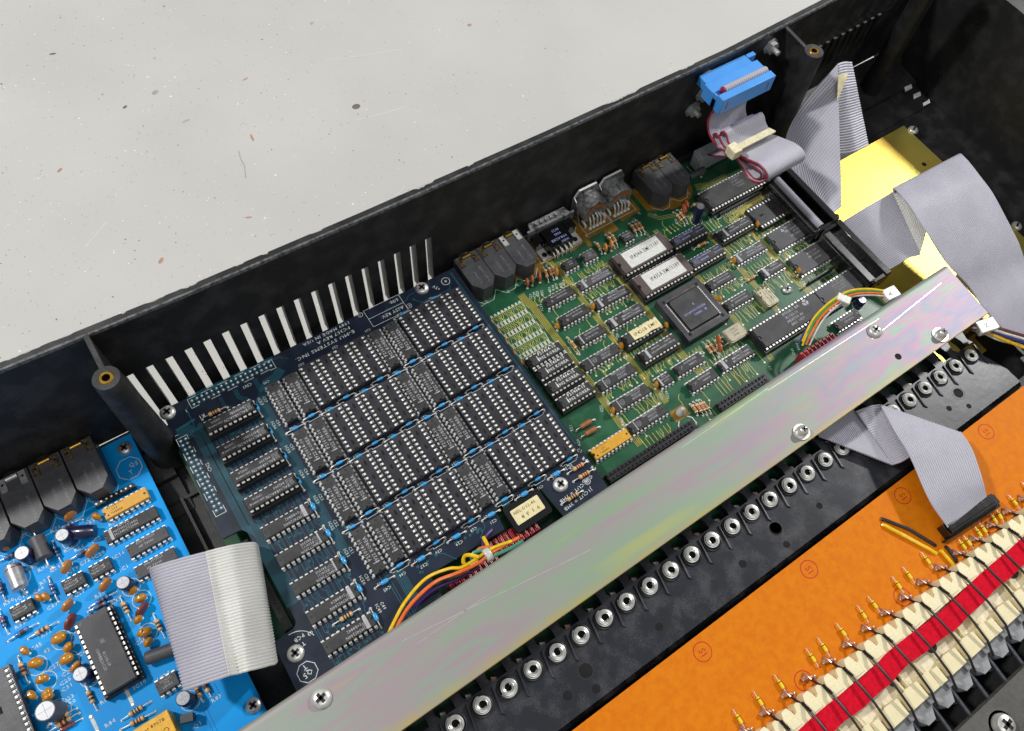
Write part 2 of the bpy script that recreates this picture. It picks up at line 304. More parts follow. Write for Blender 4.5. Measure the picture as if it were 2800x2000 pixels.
# ================================================================== CASE
case = thing('instrument_case', (0,24,-50), 'open black plastic instrument case holding the circuit boards and keys', 'case')
def cobj(name, mb, mats, **k): return obj(name, mb.moved(0,-24,50), mats, case, **k)
WT = [(-330,37),(-208,30.5),(-128.8,26.4),(-37.4,23.6),(70,21.8),(201,21.6),(287,25.2),(345,29),(400,33)]
def wy(x):
    for (a, ya), (b, yb) in zip(WT, WT[1:]):
        if x <= b: return ya+(yb-ya)*(x-a)/(b-a)
    return WT[-1][1]
ZT = 67.5
xs = [-330+10*i for i in range(74)]
def wbase(x): return 20+ (wy(x)-20)*.35
bw = MB()
for x0, x1 in zip(xs, xs[1:]):               # upper wall, above the vents
    for (za, zb) in ((29.5, ZT),):
        fa, fb = (za+12)/(ZT+12), 1
        yi = lambda x, f: wbase(x)+(wy(x)-wbase(x))*f
        bw.hexa([(x0,yi(x0,fa),za),(x1,yi(x1,fa),za),(x1,yi(x1,fa)+3,za),(x0,yi(x0,fa)+3,za)], [(x0,yi(x0,1),zb),(x1,yi(x1,1),zb),(x1,yi(x1,1)+2.6,zb),(x0,yi(x0,1)+2.6,zb)])
slots = [-166.5+9.52*i for i in range(18)]
solid = []; x = -330
for s_ in slots:
    solid.append((x, s_-1.85)); x = s_+1.85
solid.append((x, 400))
def yin(x, z): return wbase(x)+(wy(x)-wbase(x))*max(0, (z+12)/(ZT+12))
for a, b in solid:
    k = max(1, int((b-a)/25)); q = [a+(b-a)*i/k for i in range(k+1)]
    for x0, x1 in zip(q, q[1:]):
        bw.hexa([(x0,yin(x0,-14),-14),(x1,yin(x1,-14),-14),(x1,yin(x1,-14)+6.2,-14),(x0,yin(x0,-14)+6.2,-14)], [(x0,yin(x0,29),29.5),(x1,yin(x1,29),29.5),(x1,yin(x1,29)+6.2,29.5),(x0,yin(x0,29)+6.2,29.5)])
cobj('back_wall', bw, 'case_plastic', smooth=False)
# sloping cove at the foot of the wall, stepped twice
prof = [(22.6,-13.5),(10,-15),(9,-18.2),(-8,-20.5),(-9,-23),(-27,-26),(-27,-29),(24,-29)]
cv = MB(); solid2 = []
for x0, x1 in ((-330,-172),(-163,390)):
    n = len(prof); cv.add([(x0,y,z) for y,z in prof]+[(x1,y,z) for y,z in prof], [(i,(i+1)%n,n+(i+1)%n,n+i) for i in range(n)]+[tuple(range(n)), tuple(range(2*n-1,n-1,-1))])
cobj('foot_ledge', cv, 'case_plastic', smooth=False)
fl = MB(); fl.box(-330,-340,-30,-172,24,-26.6).box(-172,-340,-30,-163,6,-26.6).box(-163,-340,-30,395,24,-26.6)
cobj('floor_panel', fl, 'case_plastic', smooth=False)
ri = MB()
for z0, nm in ((-26.4,0),):
    ri.box(-176,-60,-26.6,-174.6,-20,-22).box(-330,-21,-26.6,-166,-19.4,-24.6).box(-330,-62,-26.6,-150,-60.4,-24)
    ri.box(300,-150,-26.6,302,-128,-10).box(250,-178,-26.6,330,-176,-4).box(262,-205,-26.6,264,-178,-4).box(296,-222,-26.6,298,-140,-6)
cobj('floor_rib', ri, 'case_plastic', smooth=False)
rim = MB(); led = MB()                          # lip: worn inner edge with its highlight painted in lighter, groove, outer ledge
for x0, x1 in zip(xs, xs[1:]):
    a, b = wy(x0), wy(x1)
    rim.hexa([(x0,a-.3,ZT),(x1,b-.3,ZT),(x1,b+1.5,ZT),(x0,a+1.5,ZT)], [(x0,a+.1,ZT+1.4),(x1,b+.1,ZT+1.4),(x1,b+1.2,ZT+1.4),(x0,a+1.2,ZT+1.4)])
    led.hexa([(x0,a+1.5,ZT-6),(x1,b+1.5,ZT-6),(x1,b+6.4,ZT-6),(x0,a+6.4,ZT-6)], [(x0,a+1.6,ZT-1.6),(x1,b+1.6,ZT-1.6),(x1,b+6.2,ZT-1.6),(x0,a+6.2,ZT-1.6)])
cobj('inner_lip', rim, ['case_worn_highlight'], smooth=False); cobj('outer_ledge', led, ['case_plastic'], smooth=False)
ch = MB()                                       # paint chips along the outer ledge
for c0, c1 in (((-184.2,36.9,64.0),(-175.2,36.6,64.0)),((-154.7,36.9,64.0),(-152.5,37.1,64.0)),((-144.0,36.1,64.0),(-134.7,36.0,64.0)),((-127.5,36.8,64.0),(-119.6,36.4,64.0)),((-102.2,35.6,64.0),(-97.1,35.4,64.0)),((-88.9,35.6,64.0),(-85.4,35.2,64.0)),((-64.5,34.3,64.0),(-57.2,34.4,64.0)),((-205.0,37.7,64.0),(-187.5,37.5,64.0)),((-8.0,31.3,64.0),(4.0,31.7,64.0)),((23.1,31.3,64.0),(27.7,30.9,64.0)),((111.0,30.7,64.0),(136.7,30.5,64.0)),((166.2,30.5,64.0),(177.2,30.4,64.0))):
    x0, x1 = c0[0], c1[0]; n = max(4, int((x1-x0)/1.3)); w0 = random.uniform(.5, 1.15)
    lo = []; hi = []; ch = MB()
    for i in range(n+1):
        x = x0+(x1-x0)*i/n; e = min(i, n-i)/n; hi.append((x, wy(x)+6.22, ZT-1.55)); lo.append((x, wy(x)+6.2-w0*(.1+min(1,e*5))*random.uniform(.45,1.15), ZT-1.55))
    ch.add(lo+hi, [(i,i+1,n+2+i,n+1+i) for i in range(n)]); cobj('paint_chip', ch, 'chip_of_paint', smooth=False)

ew = MB(); ew.hexa([(393,-340,-30),(397,-340,-30),(397,34,-30),(391,34,-30)], [(400,-340,62),(404,-340,62),(404,36,62),(399,36,62)])
ew.hexa([(400,-340,60),(440,-340,60),(440,36,60),(399,36,60)], [(400.2,-340,62.6),(440,-340,62.6),(440,36,62.6),(399.2,36,62.6)])
cobj('end_wall', ew, 'case_plain', smooth=False)
fw = MB(); fw.box(-330,-344,-50,440,-340,20); cobj('front_wall', fw, 'case_plastic', smooth=False)
pn = MB(); pn.lathe([(7.5,-26),(6.8,20),(6.5,90)], 24, (352,4,0)); cobj('corner_column', pn, 'case_plain')
# ventilation grooves in the wall near the right corner
vg = MB()
for i in range(13):
    x = 262+7.4*i; z1 = 31+.0*i
    vg.box(x, yin(x,20)-.9, -8, x+3.0, yin(x,20)+.6, z1)
cobj('vent_bar', vg, 'case_plastic', smooth=False)
for c in ((378.3,-9.4,-20.0), (383.5,-16.2,-24.0), (386.5,-24.1,-26.0)):
    lg = MB(); lg.prism([(c[0]-4,c[1]-1.6),(c[0]+3,c[1]-1.8),(c[0]+5,c[1]+1.2),(c[0]-2,c[1]+1.6)], c[2]-.5, c[2]+.6); cobj('drain_slot', lg, 'speck_pale', smooth=False)
def post(x, y, ztop, label=None):
    p = MB(); p.lathe([(8.6,-27),(8.0,-10),(6.1,ztop-1),(5.7,ztop),(3.2,ztop),(3.1,ztop-9)], 28, (x,y,0))
    po = cobj('screw_post', p, ['case_plastic']); 
    g = MB(); yw = wy(x)+.5
    g.hexa([(x-1.4,y+5.5,-12),(x+1.4,y+5.5,-12),(x+1.4,yw,-12),(x-1.4,yw,-12)], [(x-1.1,y+5.2,ztop-2),(x+1.1,y+5.2,ztop-2),(x+1.1,yw,ztop-1),(x-1.1,yw,ztop-1)])
    obj('gusset', g.moved(0,-24,50), 'case_plastic', po, smooth=False)
    b = MB(); b.lathe([(3.2,ztop-8),(3.2,ztop-.1),(2.9,ztop+.25),(1.75,ztop+.25),(1.6,ztop-1.6),(1.6,ztop-8)], 24, (x,y,0)); obj('brass_insert', b.moved(0,-24,50), 'brass', po)
    h = MB(); h.disc(x, y, 1.62, ztop-5, n=16); obj('bore', h.moved(0,-24,50), 'hole_black', po)
post(-171.2, 4.2, 70); post(245.6, -1.0, 68)
# hex nuts and bolts through the wall
def nut(x, z, stud, label):
    y = yin(x, z); r = thing('bolt', (x, y, z), label, 'bolt', 'bolts through the case wall')
    m = MB(); m.prism([(4.3*math.cos(q*1.0472), 4.3*math.sin(q*1.0472)) for q in range(6)], 0, 2.6); m.v = [(a, -c-1.0, b) for a, b, c in m.v]; obj('nut', m, 'nickel', r, smooth=False)
    wsh = MB(); wsh.lathe([(5.2,0),(5.2,.7),(2,.7)], 14, axis='z'); wsh.v = [(a*(1+.08*(i%2)), -c-.1, b*(1+.08*(i%2))) for i, (a, b, c) in enumerate(wsh.v)]; obj('washer', wsh, 'steel', r, smooth=False)
    s_ = MB(); k = int(stud/.35)
    s_.lathe([(1.55+.25*(i%2), -3.2-i*.35) for i in range(k)], 12, axis='y'); obj('stud', s_, 'nickel', r)
nut((183.0,22.0,57.3)[0], (183.0,22.0,57.3)[2], 5.5, 'upper left bolt with hex nut beside the blue ribbon plug')
nut((236.0,22.0,57.0)[0], (236.0,22.0,57.0)[2], 5.5, 'bolt with hex nut right of the blue plug near the case rim')
nut((184.9,22.0,44.0)[0], (184.9,22.0,44.0)[2], 8, 'long bolt directly left of the lower end of the blue plug')
nut((179.9,22.0,33.6)[0], (179.9,22.0,33.6)[2], 4.5, 'lowest bolt on the case wall, below the blue plug')
# gold chromated plate under the right end
pl = MB(); pl.box(196,-190,-21.4,348.6,-34,-20); plate = obj('shield_plate', pl.moved(-270,110,20), 'gold_plating', None, (270,-110,-20)); tag(plate, 'gold yellow plated metal shield plate on the case floor at right', 'metal plate')
for hx in ((335.0,-66.7,-20.0), (249.0,-67.1,-20.0)): hm = MB(); hm.disc(hx[0]-270, hx[1]+110, 1.7, .02, n=20); obj('hole', hm, 'hole_black', plate)
def screwhead(x, y, z, r=3.4, parent=None, loc0=(0,0,0), name='screw', m='steel', ang=20, washer=0, hgt=1.9, slot=False):
    b = MB(); b.lathe([(r,0),(r*.98,hgt*.35),(r*.8,hgt*.8),(r*.45,hgt),(.01,hgt+.03)], 24)
    if washer: b.lathe([(washer,-.5),(washer,0),(r*.5,0)], 24)
    c = MB(); l, w_ = r*.52, r*.17
    ca, sa = math.cos(rad(ang)), math.sin(rad(ang))
    arms = [(1,0)] if slot else [(1,0),(0,1)]
    for ux, uy in arms:
        q = [(-l*ux-w_*uy,-l*uy-w_*ux),(l*ux-w_*uy,l*uy-w_*ux),(l*ux+w_*uy,l*uy+w_*ux),(-l*ux+w_*uy,-l*uy+w_*ux)]
        c.prism([(a*ca-b_*sa, a*sa+b_*ca) for a, b_ in q], hgt*.55, hgt+.07)
    o = obj(name, b, m, parent, (x-loc0[0], y-loc0[1], z-loc0[2]))
    obj('drive_recess', c, 'band_black', o, smooth=False); return o
PL0 = (270,-110,-20)
for p in ((351.3,-40.6,-19.5), (351.2,-136.9,-19.5)): screwhead(p[0], p[1], -20, 3.6, plate, PL0, m='nickel', slot=True)
# ================================================================== COMPONENTS (parts of the boards, or things of their own when they sit in a socket)
_cache = {}
def cached(key, fn):
    if key not in _cache: _cache[key] = fn()
    return _cache[key]
def chip_len(n, L=None): return L or (n/2*2.54-1.1)
def body_mesh(n, wide, L, z0, z1, mname, ceramic=False, notch=True):
    def mk_():
        W = (13.4 if wide else 6.3); L_ = chip_len(n, L); hx, hy = L_/2, W/2; zm = (z0+z1)/2-.2; t = .28; r = 1.5 if wide else .95
        m = MB()
        if ceramic:
            m.box(-hx,-hy,z0,hx,hy,zm-.15).box(-hx+.1,-hy+.1,zm-.15,hx-.1,hy-.1,zm+.1,1)
            rr = 1.4; q = [(-hx,hy),(-hx,rr)]+[(-hx+rr*math.sin(a*math.pi/6), rr*math.cos(a*math.pi/6)) for a in range(1,6)]+[(-hx,-rr),(-hx,-hy),(hx,-hy),(hx,hy)]
            m.prism(q[::-1], zm+.1, z1); return m.mesh('ceramic_body', [mname, 'band_black'], False)
        lo = [(-hx,-hy),(hx,-hy),(hx,hy),(-hx,hy)]; loi = [(-hx+t,-hy+t),(hx-t,-hy+t),(hx-t,hy-t),(-hx+t,hy-t)]
        m.prism(loi, z0, zm, 0, lo)
        a = [(-hx+t, r)]+[(-hx+t+r*math.sin(k*math.pi/6), r*math.cos(k*math.pi/6)) for k in range(1,6)]+[(-hx+t,-r)]
        top = [(-hx+t,-hy+t),(hx-t,-hy+t),(hx-t,hy-t),(-hx+t,hy-t)]+(a if notch else [])
        b = [(-hx, r)]+[(-hx+t+r*math.sin(k*math.pi/6), r*math.cos(k*math.pi/6)) for k in range(1,6)]+[(-hx,-r)]
        bot = lo+(b if notch else [])
        m.prism(bot, zm, z1, 0, top)
        if notch: m.prism([(-hx+.1,r),(-hx+.1,-r)]+[(-hx+t+r*math.sin(k*math.pi/6), -r*math.cos(k*math.pi/6)) for k in range(1,6)], zm, z1-.6, 1)
        m.disc(-hx+2.0, -hy+1.7, .5 if not wide else .9, z1+.012, 1, 12)
        if not wide: m.disc(hx-1.5, 0, .62, z1+.012, 1, 12)
        return m.mesh('chip_body', [mname, 'socket_black'], True)
    return cached(('b',n,wide,L,z0,z1,mname,ceramic,notch), mk_)
def pins_mesh(n, wide, z0, z1, short=False, mt='tin'):
    def mk_():
        R_ = 7.62 if wide else 3.81; W = (13.4 if wide else 6.3)/2; k = n//2; m = MB(); zm = (z0+z1)/2
        for i in range(k):
            x = (i-(k-1)/2)*2.54
            for s_ in (-1, 1):
                y0, y1 = sorted((s_*(W-.1), s_*(R_+.12))); m.box(x-.72,y0,zm-.12,x+.72,y1,zm+.14)
                y0, y1 = sorted((s_*(R_-.14), s_*(R_+.14)))
                if not short: m.box(x-.7,y0,zm-1.3,x+.7,y1,zm-.12); m.box(x-.26,y0,0.05,x+.26,y1,zm-1.3)
                else: m.box(x-.7,y0,zm-1.0,x+.7,y1,zm-.12)
        return m.mesh('chip_pins', mt, False)
    return cached(('p',n,wide,z0,z1,short,mt), mk_)
def pads_mesh(n, wide):
    def mk_():
        R_ = 7.62 if wide else 3.81; m = MB()
        for i in range(n//2):
            for s_ in (-1,1): m.lathe([(.85,.0),(.8,.12),(.45,.45),(.2,.6)], 8, ((i-(n/2-1)/2)*2.54, s_*R_, .04))
        return m.mesh('solder_joints', 'solder')
    return cached(('s',n,wide), mk_)
def socket_mesh(n, wide, L=None, cut=True, cm='socket_slate'):
    """Dual in line chip socket with black contact wells; contacts are a mesh of their own."""
    def mk_():
        R_ = 7.62 if wide else 3.81; L_ = (n/2)*2.54 if L is None else L; hx = L_/2; m = MB(); yo = R_+1.0; yi_ = R_-1.5
        H = 4.3
        m.box(-hx,-yo,.4,hx,yo,H-1.1)                                   # lower deck
        # upper deck: centre web, outer rails, end bars
        m.box(-hx,-yi_,H-1.1,hx,yi_,H); 
        for s_ in (-1,1):
            y0, y1 = sorted((s_*(yo-.55), s_*yo)); m.box(-hx,y0,H-1.1,hx,y1,H)
        k = n//2
        for i in range(k+1):
            x = (i-k/2)*2.54; x0 = max(-hx, x-.42); x1 = min(hx, x+.42)
            for s_ in (-1,1):
                y0, y1 = sorted((s_*yi_, s_*(yo-.55))); m.box(x0,y0,H-1.1,x1,y1,H-.02)
                if x1-x0 < .5: pass
        for i in range(k):                                              # dark wells
            x = (i-(k-1)/2)*2.54
            for s_ in (-1,1):
                y0, y1 = sorted((s_*yi_, s_*(yo-.55))); m.box(x-.86,y0,H-1.1,x+.86,y1,H-1.02,1)
        if cut and not wide:
            for q in (-.34, 0, .34): m.box(q*L_-1.3,-.55,H-.02,q*L_+1.3,.55,H+.015,1)
        if cut and wide:
            for q in (-.3, .05, .3): m.box(q*L_-1.6,-.6,H-.02,q*L_+1.6,.6,H+.015,1)
        m.disc(-hx+.05, 0, 1.0, H+.02, 1, 14)
        return m.mesh('socket_body', [cm, 'hole_black'], False)
    return cached(('sk',n,wide,L,cut,cm), mk_)
def contacts_mesh(n, wide):
    def mk_():
        R_ = 7.62 if wide else 3.81; m = MB(); H = 4.3; k = n//2
        for i in range(k):
            x = (i-(k-1)/2)*2.54
            for s_ in (-1,1):
                yo, yi_ = s_*(R_-.28), s_*(R_-1.42)
                # outer leaf: bright square; inner leaf: thin hook
                y0, y1 = sorted((yo, yi_)); m.add([(x-.62,y0,H-.45),(x+.5,y0,H-.45),(x+.5,y1,H-.3),(x-.62,y1,H-.3),(x-.62,y0,H-1.0),(x+.5,y0,H-1.0),(x+.5,y1,H-1.0),(x-.62,y1,H-1.0)], [(0,1,2,3),(4,5,1,0),(3,2,6,7),(1,5,6,2),(4,0,3,7)])
                y0, y1 = sorted((s_*(R_+.12), s_*(R_+.42))); m.box(x-.5,y0,H-.95,x+.66,y1,H-.5)
                y0, y1 = sorted((yo, s_*(R_+.3))); m.box(x+.42,y0,H-.95,x+.66,y1,H-.6)
        return m.mesh('socket_contacts', 'tin_bright', False)
    return cached(('ct',n,wide), mk_)
def marking_mesh(key, rows, n, L, wide, z, stripe, flip=False, logo=None, mt='print_grey', rx=None):
    """rows: (text, height, x, y) in chip coordinates."""
    def mk_():
        m = MB(); hx = chip_len(n, L)/2; hy = 6.7 if wide else 3.1
        if stripe: m.add([(-hx+stripe[0],-hy+.25,z),(-hx+stripe[1],-hy+.25,z),(-hx+stripe[1],hy-.25,z),(-hx+stripe[0],hy-.25,z)], [(0,1,2,3)], 1)
        for r in rows: m.text(r[0], r[2], r[3], z+.002, r[1], 0, 0, 'c', r[4] if len(r) > 4 else .9)
        if logo:
            kind, lx, ly, s_ = logo; ln = lambda *p: m.line([(lx+a*s_, ly+b*s_) for a, b in p], .12*max(1, s_*.5), z+.002)
            if kind == 'box':
                ln((-1,-1),(1,-1),(1,1),(-1,1),(-1,-1)); ln((-.6,-.6),(-.6,.6),(0,.6),(0,-.6)); ln((.6,.6),(.6,-.6),(.2,-.6)); ln((-.3,-.6),(-.3,.2))
            elif kind == 'wave':
                for q in (-.5, .1): ln((q-.4,-.7),(q-.1,.7),(q+.2,-.6),(q+.5,.8))
            elif kind == 'shield':
                ln(*[(math.cos(a*.6283)*.9, math.sin(a*.6283)*.9) for a in range(11)]); ln((-.6,.3),(-.2,.5),(.2,.1),(.6,.3)); ln((-.6,-.3),(-.2,-.1),(.2,-.5),(.6,-.3)); ln((-1.1,1.3),(1.1,1.3)); ln((-1.1,1.3),(-1.1,0)); ln((1.1,1.3),(1.1,0))
            elif kind == 'hex':
                ln((-.8,.5),(0,.9),(.8,.5),(.6,-.5),(0,-.9),(-.6,-.5),(-.8,.5)); ln((-.3,.3),(.4,.3)); ln((0,.3),(0,-.5))
            elif kind == 'bar':
                m.add([(lx-.32*s_,ly-1.6*s_,z+.002),(lx+.32*s_,ly-1.6*s_,z+.002),(lx+.32*s_,ly+.7*s_,z+.002),(lx-.32*s_,ly+.7*s_,z+.002)], [(0,1,2,3)]); m.disc(lx, ly+1.35*s_, .34*s_, z+.002, 0, 8)
            elif kind == 'st': ln((-1,-.6),(-.3,-.6),(-.1,0),(.4,.6),(1.2,.6)); ln((-1,.6),(-.2,.6)); ln((.2,-.6),(.6,.6))
            elif kind == 'disc':
                for a in (90, 210, 330): m.add([(lx+s_*(.12*math.cos(rad(a))), ly+s_*.12*math.sin(rad(a)), z+.002)]+[(lx+s_*math.cos(rad(a+q)), ly+s_*math.sin(rad(a+q)), z+.002) for q in (-48,-24,0,24,48)], [tuple(range(6))])
        return m.mesh('chip_marking', [mt, 'print_grey' if mt != 'print_blue' else 'print_grey'], False)
    return cached(('m',key,n,L,wide,z), mk_)
class Board:
    def __init__(s, name, loc, label, cat='circuit board'):
        s.loc = loc; s.o = thing(name, loc, label, cat); s.silk = MB(); s.tr = MB(); s.pads = MB(); s.z = loc[2]
    def part(s, name, me, x, y, dz=0, rz=0): return link(name, me, s.o, (x-s.loc[0], y-s.loc[1], dz), rz)
    def obj(s, name, mb, mats, **k): return obj(name, mb.moved(-s.loc[0], -s.loc[1], 0), mats, s.o, **k)
def rot2(x, y, a): return (x*math.cos(rad(a))-y*math.sin(rad(a)), x*math.sin(rad(a))+y*math.cos(rad(a)))
MAPS = {}
def chip(b, x, y, n, wide=False, L=None, sock=False, rz=0, key='', rows=(), stripe=None, logo=None, mt='print_grey', mat_='chip_black', own=None, name='logic_chip', silk=None, ceramic=False, short=False, group=None, bl=None, z0=None):
    """x, y = centre. own = label when the chip sits in a socket and is a thing of its own."""
    if bl is not None:
        x, y = bl[0]+chip_len(n, L)/2, bl[1]+(6.7 if wide else 3.15)
    rz += random.uniform(-.5, .5); x += random.uniform(-.12, .12); y += random.uniform(-.12, .12)
    zb0, zb1 = (.6 if not sock else 4.7), (4.0 if not sock else 8.1)
    if sock: zb0, zb1 = 4.8, 8.0
    if ceramic: zb1 = 8.6
    bm = body_mesh(n, wide, L, zb0, zb1, mat_, ceramic); pm = pins_mesh(n, wide, zb0, zb1, sock)
    if sock:
        k = b.part('chip_socket', socket_mesh(n, wide, (n/2)*2.54+.3 if L is None else L+1.4, False, 'socket_black'), x, y, 0, rz)
    if own:
        o = link(name, bm, None, (x, y, b.z), rz); tag(o, own, 'chip', group)
    else:
        o = b.part(name, bm, x, y, 0, rz)
    stuff(link('pin', pm, o))
    if rows or logo or stripe: link('marking', marking_mesh(key, rows, n, L, wide, zb1+.02, stripe, logo=logo, mt=mt), o)
    if not sock: s = pads_mesh(n, wide); b.pads.merge(MAPS.setdefault((n,wide), padmb(n,wide)), x, y, .03, rz)
    return o
def padmb(n, wide):
    R_ = 7.62 if wide else 3.81; m = MB()
    for i in range(n//2):
        for s_ in (-1,1): m.lathe([(.85,.0),(.8,.12),(.45,.4)], 7, ((i-(n/2-1)/2)*2.54, s_*R_, 0))
    return m
# ---- passive parts: body mesh along local x, leads as sub-part
def axial(b, p0, p1, kind='tan', blen=6.2, r=1.15, bands=('brown','black','red'), name='resistor', hgt=None, bz=None):
    x0, y0 = p0[:2]; x1, y1 = p1[:2]; l = math.hypot(x1-x0, y1-y0); a = math.degrees(math.atan2(y1-y0, x1-x0)); l = round(l*2)/2
    hgt = r+.25 if hgt is None else hgt
    bm = {'tan':'res_tan','blue':'res_blue','brown':'res_brown','cap':'cap_blue','glass':'glass_red'}[kind]
    def mb_():
        m = MB(); h = blen/2; mats = [bm]+['band_'+q for q in bands]
        prof = [(r*.5,-h),(r*.95,-h+.3),(r*1.04,-h+.9),(r,-h+1.5)]; ms = [0,0,0]
        if kind == 'cap': prof = [(r*.35,-h),(r*.8,-h+.5),(r,-h+1.1),(r,h-1.1),(r*.8,h-.5),(r*.35,h)]; ms = [0]*5
        else:
            xx = -h+1.5; k = len(bands)
            if k:
                stp = (blen-2.6)/k
                for q in range(k):
                    prof += [(r*.9,xx+stp*.25),(r*.91,xx+stp*.25+.01),(r*.91,xx+stp*.8),(r*.9,xx+stp*.8+.01)]; ms += [0,0,q+1,0]; xx += stp
            prof += [(r*1.02,h-.9),(r*.95,h-.3),(r*.5,h)]; ms += [0,0,0]
        m.lathe(prof, 12, (0,0,hgt), 0, 'x', ms); return m.mesh(name+'_body', mats)
    def ml_():
        m = MB()
        for s_ in (-1,1): m.tube([(s_*blen*.46,0,hgt),(s_*(l/2-.9),0,hgt),(s_*(l/2-.25),0,hgt*.75),(s_*l/2,0,0)], .24, 6)
        for s_ in (-1,1): m.lathe([(.72,.02),(.62,.2),(.3,.45)], 9, (s_*l/2,0,0), 0)
        return m.mesh('lead', 'tin')
    a += random.uniform(-1.5, 1.5)
    o = b.part(name, cached(('ax',kind,blen,r,bands,hgt), mb_), (x0+x1)/2, (y0+y1)/2, 0, a)
    link('lead', cached(('axl',blen,l,hgt), ml_), o); return o
def stand_res(b, x, y, ang=0, kind='tan', bands=('brown','black','red'), length=6.2):
    """Resistor lying with body but bent over closely (short pitch)."""
    dx, dy = rot2(length*.72, 0, ang); return axial(b, (x-dx,y-dy), (x+dx,y+dy), kind, length, 1.15, bands)
def bead(b, x, y, r=2.3, ang=0, m='resin_ochre', tall=5.2, name='bead_capacitor', flat=.55):
    def mb_():
        q = MB(); q.lathe([(.5,1.2),(r*.7,1.9),(r*.97,tall*.5),(r,tall*.62),(r*.8,tall*.85),(r*.35,tall)], 14, sq=flat); return q.mesh('bead', m)
    def ml_():
        q = MB()
        for s_ in (-1,1): q.tube([(s_*.9,0,1.8),(s_*1.27,0,.9),(s_*1.27,0,0)], .28, 6).lathe([(.85,.02),(.4,.45)], 8, (s_*1.27,0,0))
        return q.mesh('lead', 'tin')
    o = b.part(name, cached(('bd',r,m,tall,flat), mb_), x, y, 0, ang); link('lead', cached(('bdl',), ml_), o); return o
def disc_cap(b, x, y, ang=0, r=2.8, m='disc_orange', tall=6.5, thick=1.1, tilt=0, name='disc_capacitor'):
    def mb_():
        q = MB(); q.lathe([(r*.55,-thick*.75),(r*.95,-thick*.45),(r,0),(r*.95,thick*.45),(r*.55,thick*.75)], 20, (0,0,0), 0, 'y')
        t_ = math.tan(rad(tilt)); q.v = [(a, b_+c*0+t_*(c+r), c+tall-r) for a, b_, c in q.v]; return q.mesh('disc', m)
    def ml_():
        q = MB()
        for s_ in (-1,1): q.tube([(s_*r*.5,math.tan(rad(tilt))*r*.4,tall-r*1.6),(s_*r*.62,0,1.4),(s_*r*.62,0,0)], .3, 6).lathe([(.85,.02),(.4,.45)], 8, (s_*r*.62,0,0))
        return q.mesh('lead', 'tin')
    o = b.part(name, cached(('dc',r,m,tall,thick,tilt), mb_), x, y, 0, ang); link('lead', cached(('dcl',r,tall,tilt), ml_), o); return o
def electro(b, x, y, r=3.1, h=8.5, m='can_sleeve', lean=(0,0)):
    def mb_():
        q = MB(); q.lathe([(r*.92,.3),(r,.9),(r*.93,1.5),(r,2.2),(r,h-.6),(r*.93,h)], 24); q.v = [(a+lean[0]*c/h, b_+lean[1]*c/h, c) for a, b_, c in q.v]; return q.mesh('can', m)
    def mt_():
        q = MB(); q.lathe([(r*.88,h-.1),(r*.84,h+.06),(.1,h+.06)], 24); q.line([(-r*.7,0),(r*.7,0)], .2, h+.09, 1); q.line([(0,-r*.7),(0,r*.7)], .2, h+.1, 1); q.v = [(a+lean[0]*c/h, b_+lean[1]*c/h, c) for a, b_, c in q.v]; return q.mesh('can_top', ['can_top','print_grey'])
    o = b.part('electrolytic_capacitor', cached(('el',r,h,m,lean), mb_), x, y); link('can_top', cached(('elt',r,h,lean), mt_), o)
    b.silk.ring(x, y, r+.75, r+1.05, b_sz(b), n=28); return o
def b_sz(b): return .05
# ================================================================== MEMORY BOARD
def plate_outline(poly, z0, z1, mtop='mask_navy'):
    m = MB(); m.prism(poly, z0, z1, 1, None, 0); return m
def fillet(poly, r, idx):
    out = []
    for i, p in enumerate(poly):
        if i in idx:
            a, b = Vector(poly[i-1]), Vector(poly[(i+1) % len(poly)]); p_ = Vector(p); u = (a-p_).normalized(); v = (b-p_).normalized()
            for k in range(5):
                t = k/4; q = (p_+u*r)*(1-t)**2+p_*2*t*(1-t)+(p_+v*r)*t*t; out.append((q.x, q.y))
        else: out.append(tuple(p))
    return out
mem = Board('circuit_board', (-80,-60,0), 'dark navy memory board with rows of empty black sockets and teal traces')
mp = [(7.4,15.4),(-163.4,17.4),(-165,-59),(-154.3,-59.6),(-153.4,-113),(-166,-114.6),(-167,-160),(-92.4,-160),(-92.4,-126.3),(-50.8,-127.2),(-49.5,-116.4),(-24.6,-116.6),(-20,-160),(4.6,-160)]
mem.obj('board_panel', plate_outline(fillet(mp, 3, {3,4,10,11}), -1.6, 0), ['mask_navy','fr4_edge'], smooth=False)
colx = [-3-9.83*k for k in range(12)]
sk20 = socket_mesh(20, False); ct20 = contacts_mesh(20, False)
T = mem.tr; K = mem.silk
